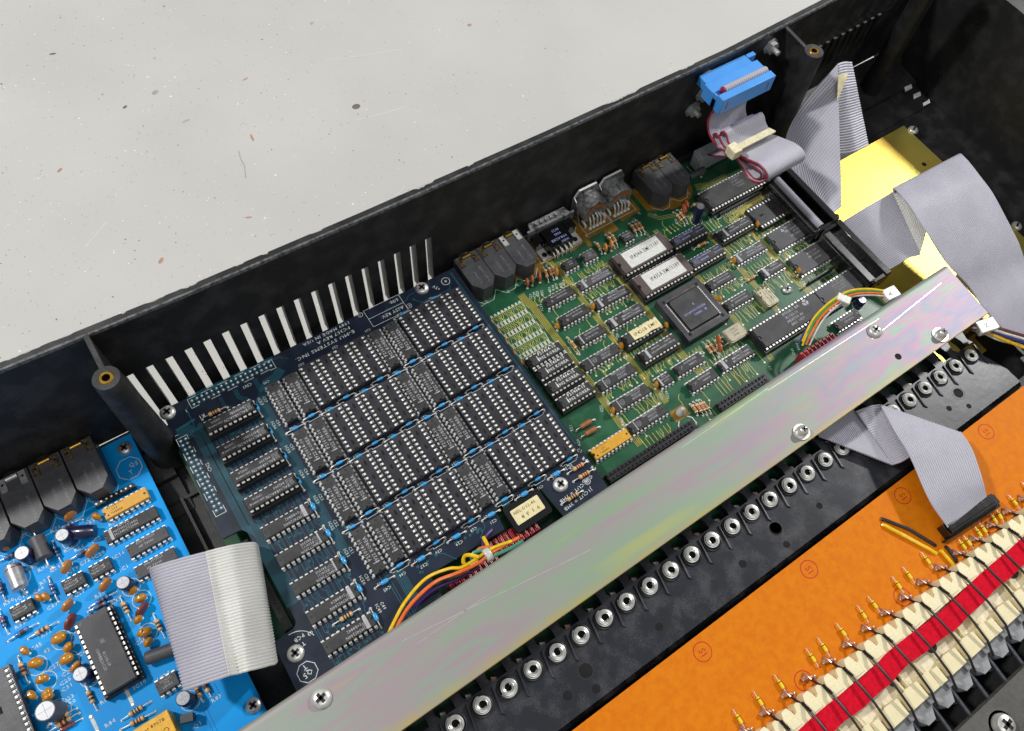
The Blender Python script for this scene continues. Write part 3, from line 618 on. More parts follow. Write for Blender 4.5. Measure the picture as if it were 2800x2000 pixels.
for i in range(4):
    yc = -30.02*i-11.43
    for k, x in enumerate(colx):
        if k in (4,5,10,11):
            chip(mem, x, yc, 20, rz=90, key='ram', rows=(('P21014-10',1.8,.8,.75,.95),('922 KOREA',1.75,0,-1.95,.95)), logo=('bar',-7.1,-.6,.95), name='memory_chip')
        else:
            o = mem.part('chip_socket', sk20, x, yc, 0, 90); stuff(link('contact', ct20, o))
        odd = k % 2
        yy = -30.02*i+(3.2 if odd else -25.1)
        if not (odd and k > 3 and i == 0):
            axial(mem, (x-5.4-.4, yy), (x+4.8-.4, yy), 'cap', 4.0, .88, (), 'blue_capacitor', hgt=.9 if odd else 1.7)
            K.line([(x-5.2,yy-1.1),(x-3,yy-1.1),(x-3,yy-1.9),(x+3,yy-1.9),(x+3,yy-1.1),(x+4.4,yy-1.1)], .2, .04)
        nn = i+1+k*4
        K.text('C%d' % (nn), x-1.5, yy+(2.0 if odd else -3.4), .04, 1.35, 180, al='c')
    for k in (1,3,5,7,9,11): 
        if i == 3: axial(mem, (colx[k]-5.6,-118), (colx[k]+4.4,-118), 'cap', 4.4, 1.2, (), 'blue_capacitor'); K.text('IC%d' % (k*4+1), colx[k]-2, -116.6, .04, 1.4, 180, al='c'); K.text('C%d' % (k*4+1), colx[k]-1, -120.4, .04, 1.5, 180, al='c')
PX0 = -136.2
lab = [('PAL16R6ACN','849HGBJ','1P430A'),('PAL16R6ACN','849TUNC','1P433B'),('PAL16R8ACN','842300','1P432A'),('PAL16R8ACN','842300','1P431A')]
pos = ['beside the small tan resistor','second from the rear','third from the rear','fourth from the rear']
for i in range(9):
    y = -7.0-15.37*i; cn = 57-i
    if i < 4:
        chip(mem, PX0, y, 20, L=24.6, sock=True, rz=180, key='pal%d' % i, rows=((lab[i][0],1.45,-2.8,.9,.9),(lab[i][1],1.35,-4.4,-1.3,.9),('EMU3489@',1.05,7.6,.6,.9),(lab[i][2],1.1,6.6,-1.5,.9)), logo=('box',-9.6,.2,1.5), own='socketed logic chip, upside down boxed logo, navy board, '+pos[i], group='socketed logic chips in the left column of the navy board')
    else:
        rows = {4:(('DM74S244N',1.4,-3,1.0),('S+B8842',1.4,-3,-1.3)),5:(('74HCT245N',1.3,-3.6,1.7),('FES4111',1.2,-3,-.1),('B833VE',1.2,-2.6,-1.8)),6:(('74HCT245N',1.3,-3.6,1.7),('FES4111',1.2,-3,-.1),('B833VE',1.2,-2.6,-1.8)),7:(('DM74S244N',1.4,-3,1.0),('S+B8824',1.4,-3,-1.3)),8:(('DM74S244N',1.4,-3,1.0),('S+B8842',1.4,-3,-1.3))}[i]
        chip(mem, PX0, y, 20, L=24.6, rz=180, key='d%d' % i, rows=rows, stripe=(2.6,4.4) if i in (4,7,8) else (3.2,3.9), logo=('wave',-7.4,0,1.2) if i in (4,7,8) else ('shield',-7,0,1.5))
    p0, p1 = (-123.0,y+5.2), (-122.9,y-4.9); axial(mem, p0, p1, 'cap', 4.4, 1.2, (), 'blue_capacitor', hgt=2.2)
    K.line([(-123.8,y+5),(-123.8,y+2.5)], .2, .04); K.text('IC%d' % cn, -120.6, y+3.2, .04, 1.5, -90, al='c'); K.text('C%d' % cn, -118.2, y+3.2, .04, 1.5, -90, al='c')
    # traces in the gap under the chip
    for q in range(10):
        x = PX0+(q-4.5)*2.54; yt, yb = y-4.2, y-11.2; sgn = 0
        for d in (-.5,.45) if (q+i) % 2 else (.1,):
            j = random.choice([0,0,0,.9,-.9,1.3]); ym = random.uniform(yt-1.2, yb+1.6)
            T.line([(x+d,yt),(x+d,ym),(x+d+j,ym-abs(j)),(x+d+j,yb)], .22, .03)
        if random.random() < .45: T.ring(x+1.27, random.uniform(yb+1.2, yt-1), .28, .6, .035, n=10)
def bundle(tr, pts, n, pitch, wd=.25, z=.03, mi=0, ends=None):
    """n parallel traces that follow the same course."""
    for k in range(n):
        o = (k-(n-1)/2)*pitch; q = []
        for i, p in enumerate(pts):
            a = Vector(pts[max(i-1,0)][:2]); b = Vector(pts[min(i+1,len(pts)-1)][:2]); d = (b-a).normalized()
            if 0 < i < len(pts)-1:
                u = (Vector(p[:2])-a).normalized(); v = (b-Vector(p[:2])).normalized(); c = max(.5, math.sqrt(max(0,(1+u.dot(v))/2))); nx, ny = -d.y/c, d.x/c
            else: nx, ny = -d.y, d.x
            q.append((p[0]+nx*o, p[1]+ny*o))
        tr.line(q, wd, z, mi)
        if ends: tr.ring(q[-1][0], q[-1][1], .28, .62, z+.005, mi, 10)
bundle(T, [(-103,7.5),(-108,4.4),(-112.5,4.4),(-119.6,-3.4),(-119.6,-62),(-120.4,-64),(-120.4,-98)], 8, .62)
bundle(T, [(-158,-3.6),(-155.5,-3.6),(-152.2,-8),(-152.2,-66),(-156.5,-70),(-156.5,-73)], 1, .6)
bundle(T, [(-161.5,1.5),(-157,1.5),(-152.8,-4),(-152.8,-60),(-149.6,-64.5),(-149.6,-68),(-151.4,-71),(-151.4,-104)], 9, .62)
bundle(T, [(-150.6,1),(-150.6,-44),(-148.2,-47),(-148.2,-54)], 4, .62, ends=1)
bundle(T, [(-151,16.6),(-146,18.8-5),(-146,13.9)], 1, .5)
bundle(T, [(-152.6,8),(-152.6,11.5),(-149.6,14.6),(-147,16.4),(-101,14.6),(-97,11)], 1, .5)
bundle(T, [(-150,17.0),(-104,15.7)], 4, .55); bundle(T, [(-143,14.7+1.6),(-108,16.6)], 2, .5)
for i in range(8): T.ring(-160.8+i*1.25, 3.5-i*.02+i*.14, .3, .66, .04, n=10)
bundle(T, [(-128,9),(-128,4),(-124,-.6)], 3, .8); bundle(T, [(-117,9.4),(-117,3),(-113,0)], 3, .8); bundle(T, [(-136,9),(-136,3),(-132,0),(-132,-2)], 2, .9)
bundle(T, [(-152.8,9.8),(-152.8,2),(-154.8,0),(-154.8,-1)], 1, .5, ends=1)
bundle(T, [(-118.0,-60),(-114,-66),(-114,-102),(-109.6,-108),(-109.6,-150)], 2, 1.2)
bundle(T, [(-104,-110),(-104,-131)], 7, .7); bundle(T, [(-104,-131),(-105.5,-135),(-105.5,-139)], 4, 1.2, ends=1)
bundle(T, [(-43.5,-113.4),(-43.5,-121)], 7, .6); bundle(T, [(-115,-62),(-115,-88)], 1, .6, ends=1); bundle(T, [(-112.4,-100),(-112.4,-118)], 1, .6, ends=1)
T.line([(-88,-118),(-82,-121),(-78,-127)], .25, .03); T.line([(-58,-118),(-58,-121),(-63,-124.5)], .25, .03)
for q in range(16): T.ring(random.uniform(-115.6,-111.6), -34-q*4.2+random.uniform(-1,1), .3, .65, .035, n=10); T.ring(random.uniform(-96,-58), -120-random.uniform(0,3.4), .3, .65, .035, n=10)
bundle(T, [(3.8,13.4),(4.4,-110)], 2, .5); bundle(T, [(-10,14),(-12,12),(-24,12.5),(-26,10.5),(-40,10.8)], 1, .4)
T.line([(1.6,11),(-2,4.4),(-8,4.4),(-18,4.8),(-22,3.4)], .35, .03); T.line([(-22.8,8.6),(-19,3.6),(-19,1)], .3, .03); T.ring(-22.8, 8.8, .3, .65, .035, n=10)
# printed legend
def hdr(x0, y0, nx, ny, dx, dy):
    for i in range(nx):
        for j in range(ny): mem.pads.lathe([(.7,0),(.62,.18),(.4,.5),(.15,.6)], 9, (x0+i*dx, y0+j*dy, .03)); T.ring(x0+i*dx, y0+j*dy, .9, 1.15, .035, n=12)
hdr(-148.6, 14.6, 17, 1, 2.62, 0); hdr(-148.6, 12.1, 17, 1, 2.62, 0)
hdr(-161.9, -3.0, 1, 17, 0, -2.62); hdr(-159.4, -3.0, 1, 17, 0, -2.62)
K.line([(-146,16.2),(-150.2,16.3),(-150.2,10.6),(-146.4,10.5)], .25, .04); K.line([(-108.6,15.4),(-104.8,15.2),(-104.8,9.6),(-108,9.7)], .25, .04)
for q in range(4): K.line([(-143+9*q,16.1),(-138+9*q,16.0)], .25, .04); K.line([(-140+9*q,10.4),(-135+9*q,10.3)], .25, .04)
K.line([(-163.4,-5.5),(-163.4,-1.2),(-158,-1.4),(-158,-4)], .25, .04); K.line([(-163.3,-44),(-163.3,-47.6),(-158.1,-47.7),(-158.1,-44)], .25, .04)
for q in range(4): K.line([(-163.4,-10-8*q),(-163.4,-14-8*q)], .25, .04); K.line([(-157.9,-9-8*q),(-157.9,-12-8*q)], .25, .04)
K.text('CN1', -121.5, 8.6, .04, 1.7, 180, al='c'); K.text('CN2', -155.2, -22.8, .04, 1.7, 90, al='c'); K.text('1', -152.5, 11.5, .04, 1.6, 180); K.text('1', -161.5, .3, .04, 1.6, 90)
K.text('E-MU SYSTEMS INC.', -60, 9.0, .04, 1.95, 180, sx=1.28); K.text('PC357 REV A', -61, 12.2, .04, 1.8, 180, sx=1.2); K.text('1989 MADE IN USA', -59.5, 15.2, .04, 1.8, 180, sx=1.15); K.ring(-52.5, 15.2, 1.2, 1.45, .04, n=18); K.text('C', -52.6, 15.7, .042, 1.0, 180, al='c')
K.line([(-29.4,16.3),(-50.4,16.2),(-50.4,4.6+5),(-29.4,9.4-5+0),(-29.4,16.3)], .22, .04) if 0 else K.line([(-28.6,15.9),(-50.0,16.4),(-50.0,4.9),(-28.6,4.4),(-28.6,15.9)], .22, .04)
K.line([(-28.6,10.0),(-50.0,10.4)], .22, .04); K.text('S/N:', -30, 14.4, .04, 2.0, 180); K.text('ASSY REV:', -30, 8.6, .04, 2.0, 180); K.text('A', -26.2, 7, .04, 1.2, 180); K.ring(-27.0, 6.4, 1.3, 1.5, .04, n=16)
K.ring(-1.5, 9.9, 2.2, 2.5, .04, n=28); K.ring(-1.5, 9.9, .35, .7, .04, n=12); K.text('+5V', -6.2, 7.2, .04, 1.8, 120)
K.text('R1', -146.2, 4.9, .04, 1.9, 180); K.text('R2', -141.6, -125.8+.4, .04, 2.0, -118)
K.text('R4', 2.2, -118.3, .04, 1.8, -65); K.text('R3', 3.2, -124.6, .04, 1.8, -65); K.text('IC1', -3.6, -117.2, .04, 1.9, 180); K.text('IC5', -12.4, -117.4, .04, 1.9, 180); K.text('C1', 2.6, -113, .04, 1.7, -60)
K.text('J2CUT = 7MB', -2.2, -128.6, .04, 1.8, 185, sx=1.1); K.text('J1CUT = 3MB', -2.6, -133, .04, 1.8, 185, sx=1.1); K.ring(-2.2, -129.4, .5, .8, .04, n=16); K.ring(-2.2, -129.4, 1.5, 1.8, .04, n=20); K.text('GND', 1.8, -127.6, .04, 1.9, 180)
K.line([(-158.4+9.4*math.cos(rad(a)), -124.4+9.4*math.sin(rad(a))) for a in range(20, 100, 8)], .3, .04); K.text('PCB', -153.2, -117.6, .04, 1.8, 185); K.text('03', -149.4, -118.6, .04, 1.7, 185); K.text('TWI', -154.4, -121, .04, 1.8, 185)
oc = (-159.0,-133.6,0.0); K.line([(oc[0]+4.6*math.cos(a*.785+.4), oc[1]+4.6*math.sin(a*.785+.4)) for a in range(9)], .3, .04); K.text('Q5', oc[0]+2, oc[1]+.8, .04, 2.4, 190); K.text('T', oc[0]+.6, oc[1]+3.6, .04, 2.2, 190)
axial(mem, (-148.2,2.2), (-135.3,1.9), 'tan', 6.2, 1.15, ('brown','black','red'))
axial(mem, (-140.2,-122.2), (-127.4,-122.2), 'tan', 6.4, 1.2, ('brown','black','brown'))
axial(mem, (-8.2,-121.0,0.0), (4.2,-121.0,0.0), 'tan', 6.4, 1.2, ('brown','red','red')); axial(mem, (-8.1,-126.0,0.0), (4.2,-126.2,0.0), 'tan', 6.4, 1.2, ('red','red','brown')); axial(mem, (-20.1,-132.4,0.0), (-7.0,-132.4,0.0), 'tan', 6.6, 1.2, ('brown','black','brown'))
for p in ((-161.1,14.6,1.0), (-15.4,12.6,1.0), (-14.7,-123.6,1.0)): screwhead(p[0], p[1], 0, 3.9, mem.o, mem.loc, m='nickel', washer=0)
p = (-159.8,-123.8,1.0); screwhead(p[0], p[1], 0, 3.9, mem.o, mem.loc, m='nickel')
def finish(b, trm, extra=None):
    b.obj('trace', b.tr, trm, smooth=False)['kind'] = 'stuff'; b.obj('silkscreen_print', b.silk, 'print_silk', smooth=False)['kind'] = 'stuff'; b.obj('solder_joint', b.pads, 'solder')['kind'] = 'stuff'
finish(mem, ['trace_teal'])
# battery block showing through the board cut-out
nb = MB(); nb.prism(fillet([(-46.6,-132.8),(-25.4,-132.8),(-25.4,-118.1),(-46.6,-118.1)], 1.8, {0,1,2,3}), -9, .2); 
nel = thing('power_module', (-36,-125.5,-12), 'glossy black potted power module with a cream label in the board cut-out', 'module')
obj('module_body', nb.moved(36,125.5,12), 'glossy_black', nel, bevel=.35)
lb = MB(); lb.prism(fillet([(-44.2,-129.6),(-27.9,-129.4),(-27.8,-121.4),(-44.0,-121.4)], .6, {0,1,2,3}), .2, .28); lo = obj('label', lb.moved(36,125.5,12), 'paper_cream', nel, smooth=False)
lt = MB(); lt.text('NEL-D32-46', -43, -124.3, .3, 1.55, 0, sx=1.0); lt.text('8 F 1 6', -40.6, -128, .3, 1.9, 0, sx=1.25); obj('lettering', lt.moved(36,125.5,12), 'print_black', lo, smooth=False)
# ================================================================== MAIN BOARD
gm = Board('circuit_board', (60,-80,-12), 'green main board with gold traces and many chips under the memory board')
mb_ = MB(); mb_.box(-166,-206,-1.6,222.6,14.8,0,0); gm.obj('board_panel', mb_, 'mask_green', smooth=False)
T = gm.tr; K = gm.silk; Gz = -12
cop = MB(); cz = .012
cop.add([(x,y,cz) for x,y in ((38,14.4),(134,14.4),(134,-1),(118,-2.5),(118,1.5),(113,1.5),(113,-6),(104,-6),(104,-2),(92,-2),(92,-7),(89,-7),(89,-2.5),(80,-4.6),(74,-3),(58,-3),(55,-8),(38,-4))], [tuple(range(18))])
cop.add([(x,y,cz) for x,y in ((137,14.4),(174,14.4),(174,-4),(170,-9),(162,-12),(152,-11),(146,-8),(137,-4))], [tuple(range(8))])
gm.obj('copper_pour', cop, 'mask_mustard', smooth=False)
# buses and random runs ------------------------------------------------
def via(x, y, m=0): T.ring(x, y, .25, .62, .036, m, 10); gm.pads.disc(x, y, .45, .05, 0, 8)
for bx, n, y0, y1 in ((36.3,5,-22,-112),(64.0,4,-10,-100),(92.0,5,-30,-104),(133.6,4,-26,-112),(160.2,4,-44,-112),(185.2,5,-34,-96),(220.0,2,-30,-120)):
    bundle(T, [(bx-1.4,y0+8),(bx-1.4,y0+4),(bx,y0),(bx,y1),(bx+1.6,y1-3),(bx+1.6,y1-14)], n, .92, .3, .03, 1)
def fan(x0, n, ya, yb, pitch=2.54, jog=1.2, prob=.9):
    for q in range(n):
        if random.random() > prob: continue
        x = x0+q*pitch; ym = ya+(yb-ya)*random.uniform(.2,.6); j = random.choice([0,0,.64,-.64,1.27,-1.27])
        T.line([(x,ya),(x,ym),(x+j,ym-abs(j)*(1 if yb < ya else -1)),(x+j,yb)], .3, .03, random.choice([0,0,1]))
        r_ = random.random()
        if r_ < .3: via(x+j, yb)
        elif r_ < .75: x += 1.27; j2 = random.choice([0,.64,-.64]); T.line([(x,ya-1),(x,ym),(x+j2,ym-abs(j2)),(x+j2,yb+random.uniform(.4,2))], .26, .03, random.choice([0,0,1])); via(x+j2, yb+1) if random.random() < .4 else None
GR = [((40.5,10),[(-19.2,-25),(-38,-42),(-58,-63),(-76,-80),(-91,-95.6),(-105,-113)]),
      ((67,10),[(-19,-26),(-33,-38.5),(-46,-51),(-56,-62),(-78,-82),(-92,-97)]),
      ((96,13),[(-96,-101),(-106,-112),(-84,-92)]), ((137,10),[(-20,-25),(-34,-38),(-48,-54),(-60,-66),(-73,-78),(-90,-99),(-104,-112)]),
      ((162,10),[(-30,-37),(-50,-57),(-70,-76),(-84,-92)]), ((190,11),[(-30,-38),(-54,-58.6),(-73,-79),(-94,-104)]), ((40,8),[(-124,-134)]), ((96,11),[(-118,-128)])]
for (x0, n), gaps in GR:
    for ya, yb in gaps: fan(x0, n, ya, yb)
for i in range(60):
    x, y = random.choice([(random.uniform(100,220), random.uniform(-126,-10)), (random.uniform(40,94), random.uniform(-130,-12))]); l = random.uniform(4,12); d = random.choice([-1,1])
    T.line([(x,y),(x+2*d,y-2),(x+2*d,y-2-l)], .26, .026, random.choice([0,1])); via(x+2*d, y-2-l)
for x0, n, ya, yb in ((176,17,-33,-40),(182,14,-45,-52)): fan(x0, n, ya, yb, 1.27, .6)
bundle(T, [(188,-36.5),(196,-33),(214,-33)], 9, .8, .36, .03, 1); bundle(T, [(176,-5),(186,-8),(200,-8)], 6, .9, .3)
bundle(T, [(60,-3.5),(64,-7),(72,-8),(76,-12)], 3, .8); bundle(T, [(136,-6),(140,-12),(152,-16),(160,-24)], 3, 1.1); bundle(T, [(126,-4),(126,-20),(130,-26)], 2, 1.0)
# four empty chip positions printed at the left
for r_ in range(5):
    y = -21-r_*7.7
    K.line([(11.5,y+2.6),(32.2,y+2.6),(32.2,y-2.6),(11.5,y-2.6),(11.5,y+2.6)], .22, .04)
    for q in range(9):
        for s_ in (-1,1): x = 12.2+q*2.4; K.ring(x, y+s_*3.4, .42, .72, .045, n=10); T.disc(x, y+s_*3.4, .4, .03, 1, 8)
        x = 12.6+q*2.35; j = random.choice([.8,-.8,1.1]); T.line([(x,y+3),(x,y+1),(x+j,y-.2),(x+j,y-1.4),(x,y-3)], .26, .03, q % 2); T.line([(x+1.2,y+2.7),(x+1.2,y+.4),(x+1.2+j,y-.8),(x+1.2+j,y-3)], .26, .03, 0)
    if r_ < 5: bead(gm, 9.6, y-1+.5, 1.9, 70, tall=4.2)
for y in (-52,-60,-68,-76,-84): K.text('IC4%d' % (int((y+84)/8)), 8.6, y, .04, 1.5, -90)
G = chip
hct = lambda a, b_, c: ((a,1.25,2.6,1.55,.95),(b_,1.25,3.6,-.25,.95),(c,1.25,3.0,-2.05,.95))
G(gm, 0,0, 8, key='o8', rows=(('4558',.95,.4,.7),('NJM',.95,.4,-.9)), logo=None, bl=(65.6,-16.0,-8.0))
G(gm, 0,0, 8, key='o8b', rows=(('4558',.9,.4,.8),('JRC',.9,.4,-.8)), bl=(79.5,-16.9,-8.0), mat_='chip_grey')
G(gm, 0,0, 6, L=8, key='pc', rows=(('PC900V',1.2,0,.6),('SHARP',.8,.2,-.9)), bl=(108.1,-17.7,-8.0), mat_='chip_black')
G(gm, 0,0, 20, L=23.8, key='h1', rows=hct('P8908Q','MM74HCT373N','MC74HCT373N'), stripe=(3.0,4.6), logo=('disc',-6.2,1.4,.7), bl=(65.7,-32.0,-8.0), mat_='chip_grey')
G(gm, 0,0, 20, L=23.8, key='h2', rows=hct('P8924Q','MM74HCT373N','MC74HCT373N'), stripe=(3.0,4.6), logo=('disc',-6.2,1.4,.7), bl=(66.2,-47.5,-8.0))
G(gm, 0,0, 20, L=23.8, key='h3', rows=hct('P8918G','MM74HCT244N','MC74HCT244N'), stripe=(2.2,4.2), logo=('disc',-6.2,1.4,.7), bl=(65.8,-62.0,-8.0))
for p in ((42.3,-31.2,-8.0), (42.8,-45.8,-8.0)): G(gm, 0,0, 16, L=19, key='s158', rows=(('MALAYSIA 8909B',1.05,.4,.9,.85),('SN74S158N',1.05,1.6,-1.1,.9)), logo=('hex',-5.4,-1,.8), bl=p)
G(gm, 0,0, 14, L=18, key='393', rows=(('CD74HCT393E',1.25,1.2,.8,.8),('RCA H 910',1.25,.2,-1.5,.9)), stripe=(2.2,3.0), bl=(43.9,-61.5,-8.0))
G(gm, 0,0, 20, L=24, key='245', rows=hct('74HCT245N','FES4111','B833VE'), stripe=(5.2,5.6), logo=('shield',-4.2,-.3,1.3), bl=(37.2,-76.0,-8.0))
for p in ((37.5,-90.7,-8.0), (36.7,-105.1,-8.0), (36.9,-119.9,-8.0)): G(gm, 0,0, 20, L=24, key='273', rows=hct('74HCT273N','FFJ3297','8905VB'), stripe=(3.6,4.1), logo=('shield',-6,-.2,1.3), bl=p, mat_='chip_black')
m4 = ['uppermost, beside the empty printed positions', 'second from the back', 'third from the back', 'nearest the yellow resistor network']
for i, p in enumerate(((12.5,-59.7,-4.0), (12.5,-68.2,-4.0), (12.4,-78.4,-4.0), (12.1,-88.7,-4.0))):
    G(gm, 0,0, 18, L=20.4, sock=True, key='464', rows=(('P21464-15',1.8,1.4,.9,.95),('902 KOREA',1.75,1.6,-1.9,.95)), logo=('bar',-5.6,-.4,1.0), bl=p, own='socketed memory chip on the green board, '+m4[i], group='stack of four socketed memory chips on the green board', mt='print_white')
def sticker(o, x0, y0, x1, y1, z, m='paper_cream', text=None, h=2, ang=0, tm='print_black', tx=0, ty=0, wav=.35, sx=.9, bevelcorner=False):
    q = MB(); n = 10; up = [(x0+(x1-x0)*i/n, y1+wav*math.sin(i*1.3)) for i in range(n+1)]; dn = [(x0+(x1-x0)*i/n, y0+wav*math.sin(i*1.1+1)) for i in range(n+1)]
    q.prism(dn+up[::-1], z, z+.1, 0); s_ = obj('sticker', q, m, o, smooth=False)
    if text: w_ = MB(); w_.text(text, tx, ty, z+.115, h, ang, sx=sx); obj('lettering', w_, tm, s_, smooth=False)
    return s_
c = G(gm, 0,0, 20, L=24.6, sock=True, key='426', rows=(), bl=(65.6,-76.4,-4.0), own='socketed chip with a cream paper sticker lettered IP426B EMU')
sticker(c, -7.6, -3.1, 11.6, 3.0, 8.03, text='IP426B EMU', h=2.1, tx=-6.2, ty=-1.0, sx=.98)
c = G(gm, 0,0, 20, L=24.2, sock=True, key='pa', rows=(('IP457A',1.1,6.6,.8),('EMU 0889@',1.1,6.4,-1.2),('M8893Q',1.1,-2.2,.8),('PAL16R4ANC',1.1,-1.6,-1.2)), stripe=(3.0,4.6), bl=(67.5,-90.1,-4.0), own='socketed grey striped logic chip just in front of the cream stickered chip')
for i, p in enumerate(((80.4,-105.9,-8.0), (80.8,-117.9,-8.0))): G(gm, 0,0, 16, L=18.8, key='hcf', rows=(('HCF4028BE',1.25,1.6,.8,.9),('98840Y',1.2,2,-1.4,.95)), logo=('st',-5.4,.2,1.1), bl=p)
G(gm, 0,0, 20, L=23.8, key='h3', rows=hct('P8918G','MM74HCT244N','MC74HCT244N'), stripe=(2.2,4.2), logo=('disc',-6.2,1.4,.7), bl=(103.4,-117.4,-8.0))
G(gm, 0,0, 8, key='mpc', rows=(('P8906',.9,.6,1.5),('MMC3386N',.9,.6,.1),('83217',.9,.6,-1.4)), stripe=(1.2,2.2), bl=(67.0,-106.3,-8.0))
MM = ['directly right of the two white stickered chips', 'in front of a tan resistor and beside the processor']
for i, p in enumerate(((130.9,-38.4,-4.0), (131.0,-56.0,-4.0))): G(gm, 0,0, 20, L=24.4, sock=True, key='p4', rows=(('PAL16R4ACN',1.5,-1.4,1.0,.8),('833688',1.4,-2.6,-1.4,.9),('IP425A',.9,8.4,1.0),('EMU3489@',.9,8.4,-1.2)), logo=('box',-8.6,.1,1.6), mt='print_blue', bl=p, own='chip with blue boxed logo, '+MM[i], group='socketed chips with blue print on the green board')
G(gm, 0,0, 20, L=24.4, sock=True, key='p5', rows=(('M8888X',1.0,-2.6,.9),('PAL16L8ANC',1.0,-1.8,-1.1),('IP427A',1.0,7.2,1),('EMU3489@',1.0,6.8,-1)), stripe=(3.2,4.8), bl=(160.2,-48.9,-4.0), own='socketed striped logic chip beside the wide empty socket')
c = G(gm, 0,0, 28, wide=True, L=36.4, sock=True, ceramic=True, mat_='chip_ceramic', key='ep1', bl=(92.6,-37.9,-3.0), own='brown ceramic chip with a speckled white sticker lettered IP434A EMU3389')
sticker(c, -12.9, -5.6, 13.6, 5.9, 8.65, 'paper_white', 'IP434A EMU3389', 2.9, 2, 'print_dark', -9.2, -.9, sx=.66, wav=.05)
c = G(gm, 0,0, 28, wide=True, L=36.4, sock=True, ceramic=True, mat_='chip_ceramic', key='ep1', bl=(93.5,-56.2,-3.0), own='brown ceramic chip with a speckled white sticker lettered IP435A EMU3389')
sticker(c, -12.9, -5.6, 13.6, 5.9, 8.65, 'paper_white', 'IP435A EMU3389', 2.9, 2, 'print_dark', -9.2, -.9, sx=.66, wav=.05)
G(gm, 0,0, 20, L=23.8, key='h3b', rows=hct('P8918G','MM74HCT244N','MC74HCT244N'), stripe=(2.2,3.8), logo=('disc',-6.4,1.4,.6), bl=(159.0,-66.2,-8.0), mat_='chip_grey')
G(gm, 0,0, 24, wide=True, L=28.6, key='hd', rows=(('9A2 P',1.5,2,3.8),('HD63A50P',1.5,2.4,1.3,.9),('JAPAN',1.2,5,-.6),('HD68A50P',1.5,4,-3,.9)), logo=('disc',-3,3.8,1.1), bl=(188.4,-72.0,-8.0), mat_='chip_grey')
sx0 = (190.2,-52.9,-8.0)
o = gm.part('chip_socket', socket_mesh(24, True, 30.0, True, 'socket_black'), sx0[0]+14.6, sx0[1]+7.2, 0, 0); stuff(link('contact', contacts_mesh(24, True), o))
G(gm, 0,0, 24, wide=True, L=28.6, key='ic2', rows=(('8922 SGP',1.5,2.4,2.6),('HD63B50P',1.5,2.6,.2,.9),('JAPAN',1.3,3,-2.4)), bl=(188.3,-92.8,-8.0), mat_='chip_grey')
G(gm, 0,0, 14, L=17.4, key='s04', rows=(('SP8852',1.35,2.2,.9),('DM74S04N',1.35,2.4,-1.3)), stripe=(2.2,4.2), logo=('wave',-3.2,.3,1.1), bl=(166.3,-82.5,-8.0))
for p in ((132.6,-72.2,-8.0), (132.8,-88.7,-8.0)): G(gm, 0,0, 16, L=18.6, key='138', rows=(('MALAYSIA 8911DBN',1.05,1,.9,.78),('SN74HCT138N',1.1,1.6,-1.2,.9)), logo=('hex',-5.6,-1.1,.8), bl=p)
wlab = (('IM368-1 BA',1.9,4,3.6,.9),('R1125-11',1.7,2.6,1.0,.9),('MEXICO A1',1.7,3.2,-1.6,.9),('8831 1629',1.7,3.2,-4.2,.9))
G(gm, 0,0, 40, wide=True, L=49.6, sock=True, key='im', rows=wlab, logo=('disc',15.4,3.8,2.1), bl=(132.6,-119.6,0), own='large black forty pin chip with a round logo beside the wire loom', mt='print_grey')
G(gm, 0,0, 28, wide=True, L=34.4, sock=True, key='wd', rows=(('CMU05',1.2,-1,4.6),('WD1772-PH',1.3,-.6,2.6,.9),('CMOS K800',1.1,-.4,.7),('TAIWAN',1.1,-.4,-1.1),('R31',1.1,-1,-3)), bl=(182.8,-119.6,0), own='wide chip between the large forty pin chip and the edge connector', mt='print_dim', mat_='chip_grey')
G(gm, 0,0, 40, wide=True, L=49.6, sock=True, key='scsi', rows=(('SCSI/5380',1.5,3,4.6,.9),('CP 8911',1.4,1.6,2.4,.9),('0-1002073',1.4,2.6,.2,.9),('89156L',1.3,3,-2,.9)), bl=(169.5,-27.4,0), own='large black forty pin chip half under the folded grey ribbon', mt='print_dim')
G(gm, 0,0, 16, L=19, key='mc', rows=(('MC14051BCP',1.3,.6,.9,.9),('FZD8839V',1.2,.6,-1.3,.9)), bl=(180.7,-133.6,-8.0))
G(gm, 0,0, 20, L=24, key='rn5', rows=(('4116R-001',1.2,-5,1.6),('-331',1.2,-5.4,-.1),('*H8840S',1.2,-5,-1.9)), mt='print_dark', mat_='network_ochre', bl=(11.4,-121.0,-7.5), name='resistor_network')
# PLCC processor in its socket
pc = (113.0,-77.0); q = MB(); H = 31.2/2; cw = 4
for s_ in ((-H,-H,H,-H+4.4),(-H,H-4.4,H,H),(-H,-H+4.4,-H+4.4,H-4.4),(H-4.4,-H+4.4,H,H-4.4)): q.box(s_[0],s_[1],.2,s_[2],s_[3],6.6)
q.box(-H+4.4,-H+4.4,.2,H-4.4,H-4.4,2.6)
for a, b_ in ((-1,-1),(1,1),(-1,1),(1,-1)): q.box(a*(H-3.2)-.9,b_*(H-3.2)-.9,6.6,a*(H-3.2)+.9,b_*(H-3.2)+.9,6.66,1)
ps = gm.part('processor_socket', q.mesh('processor_socket', ['socket_slate','hole_black'], False), pc[0], pc[1])
q = MB()
for i in range(17):
    u = (i-8)*1.27
    for (ax, sg) in (('x',1),('x',-1),('y',1),('y',-1)):
        v0, v1 = sorted((sg*(H-3.9), sg*(H-3.1)))
        if ax == 'y': q.box(u-.22,v0,6.3,u+.22,v1,6.68,1)
        else: q.box(v0,u-.3,6.3,v1,u+.3,6.7)
stuff(link('contact', q.mesh('processor_contacts', ['tin','tin_old'], False), ps))
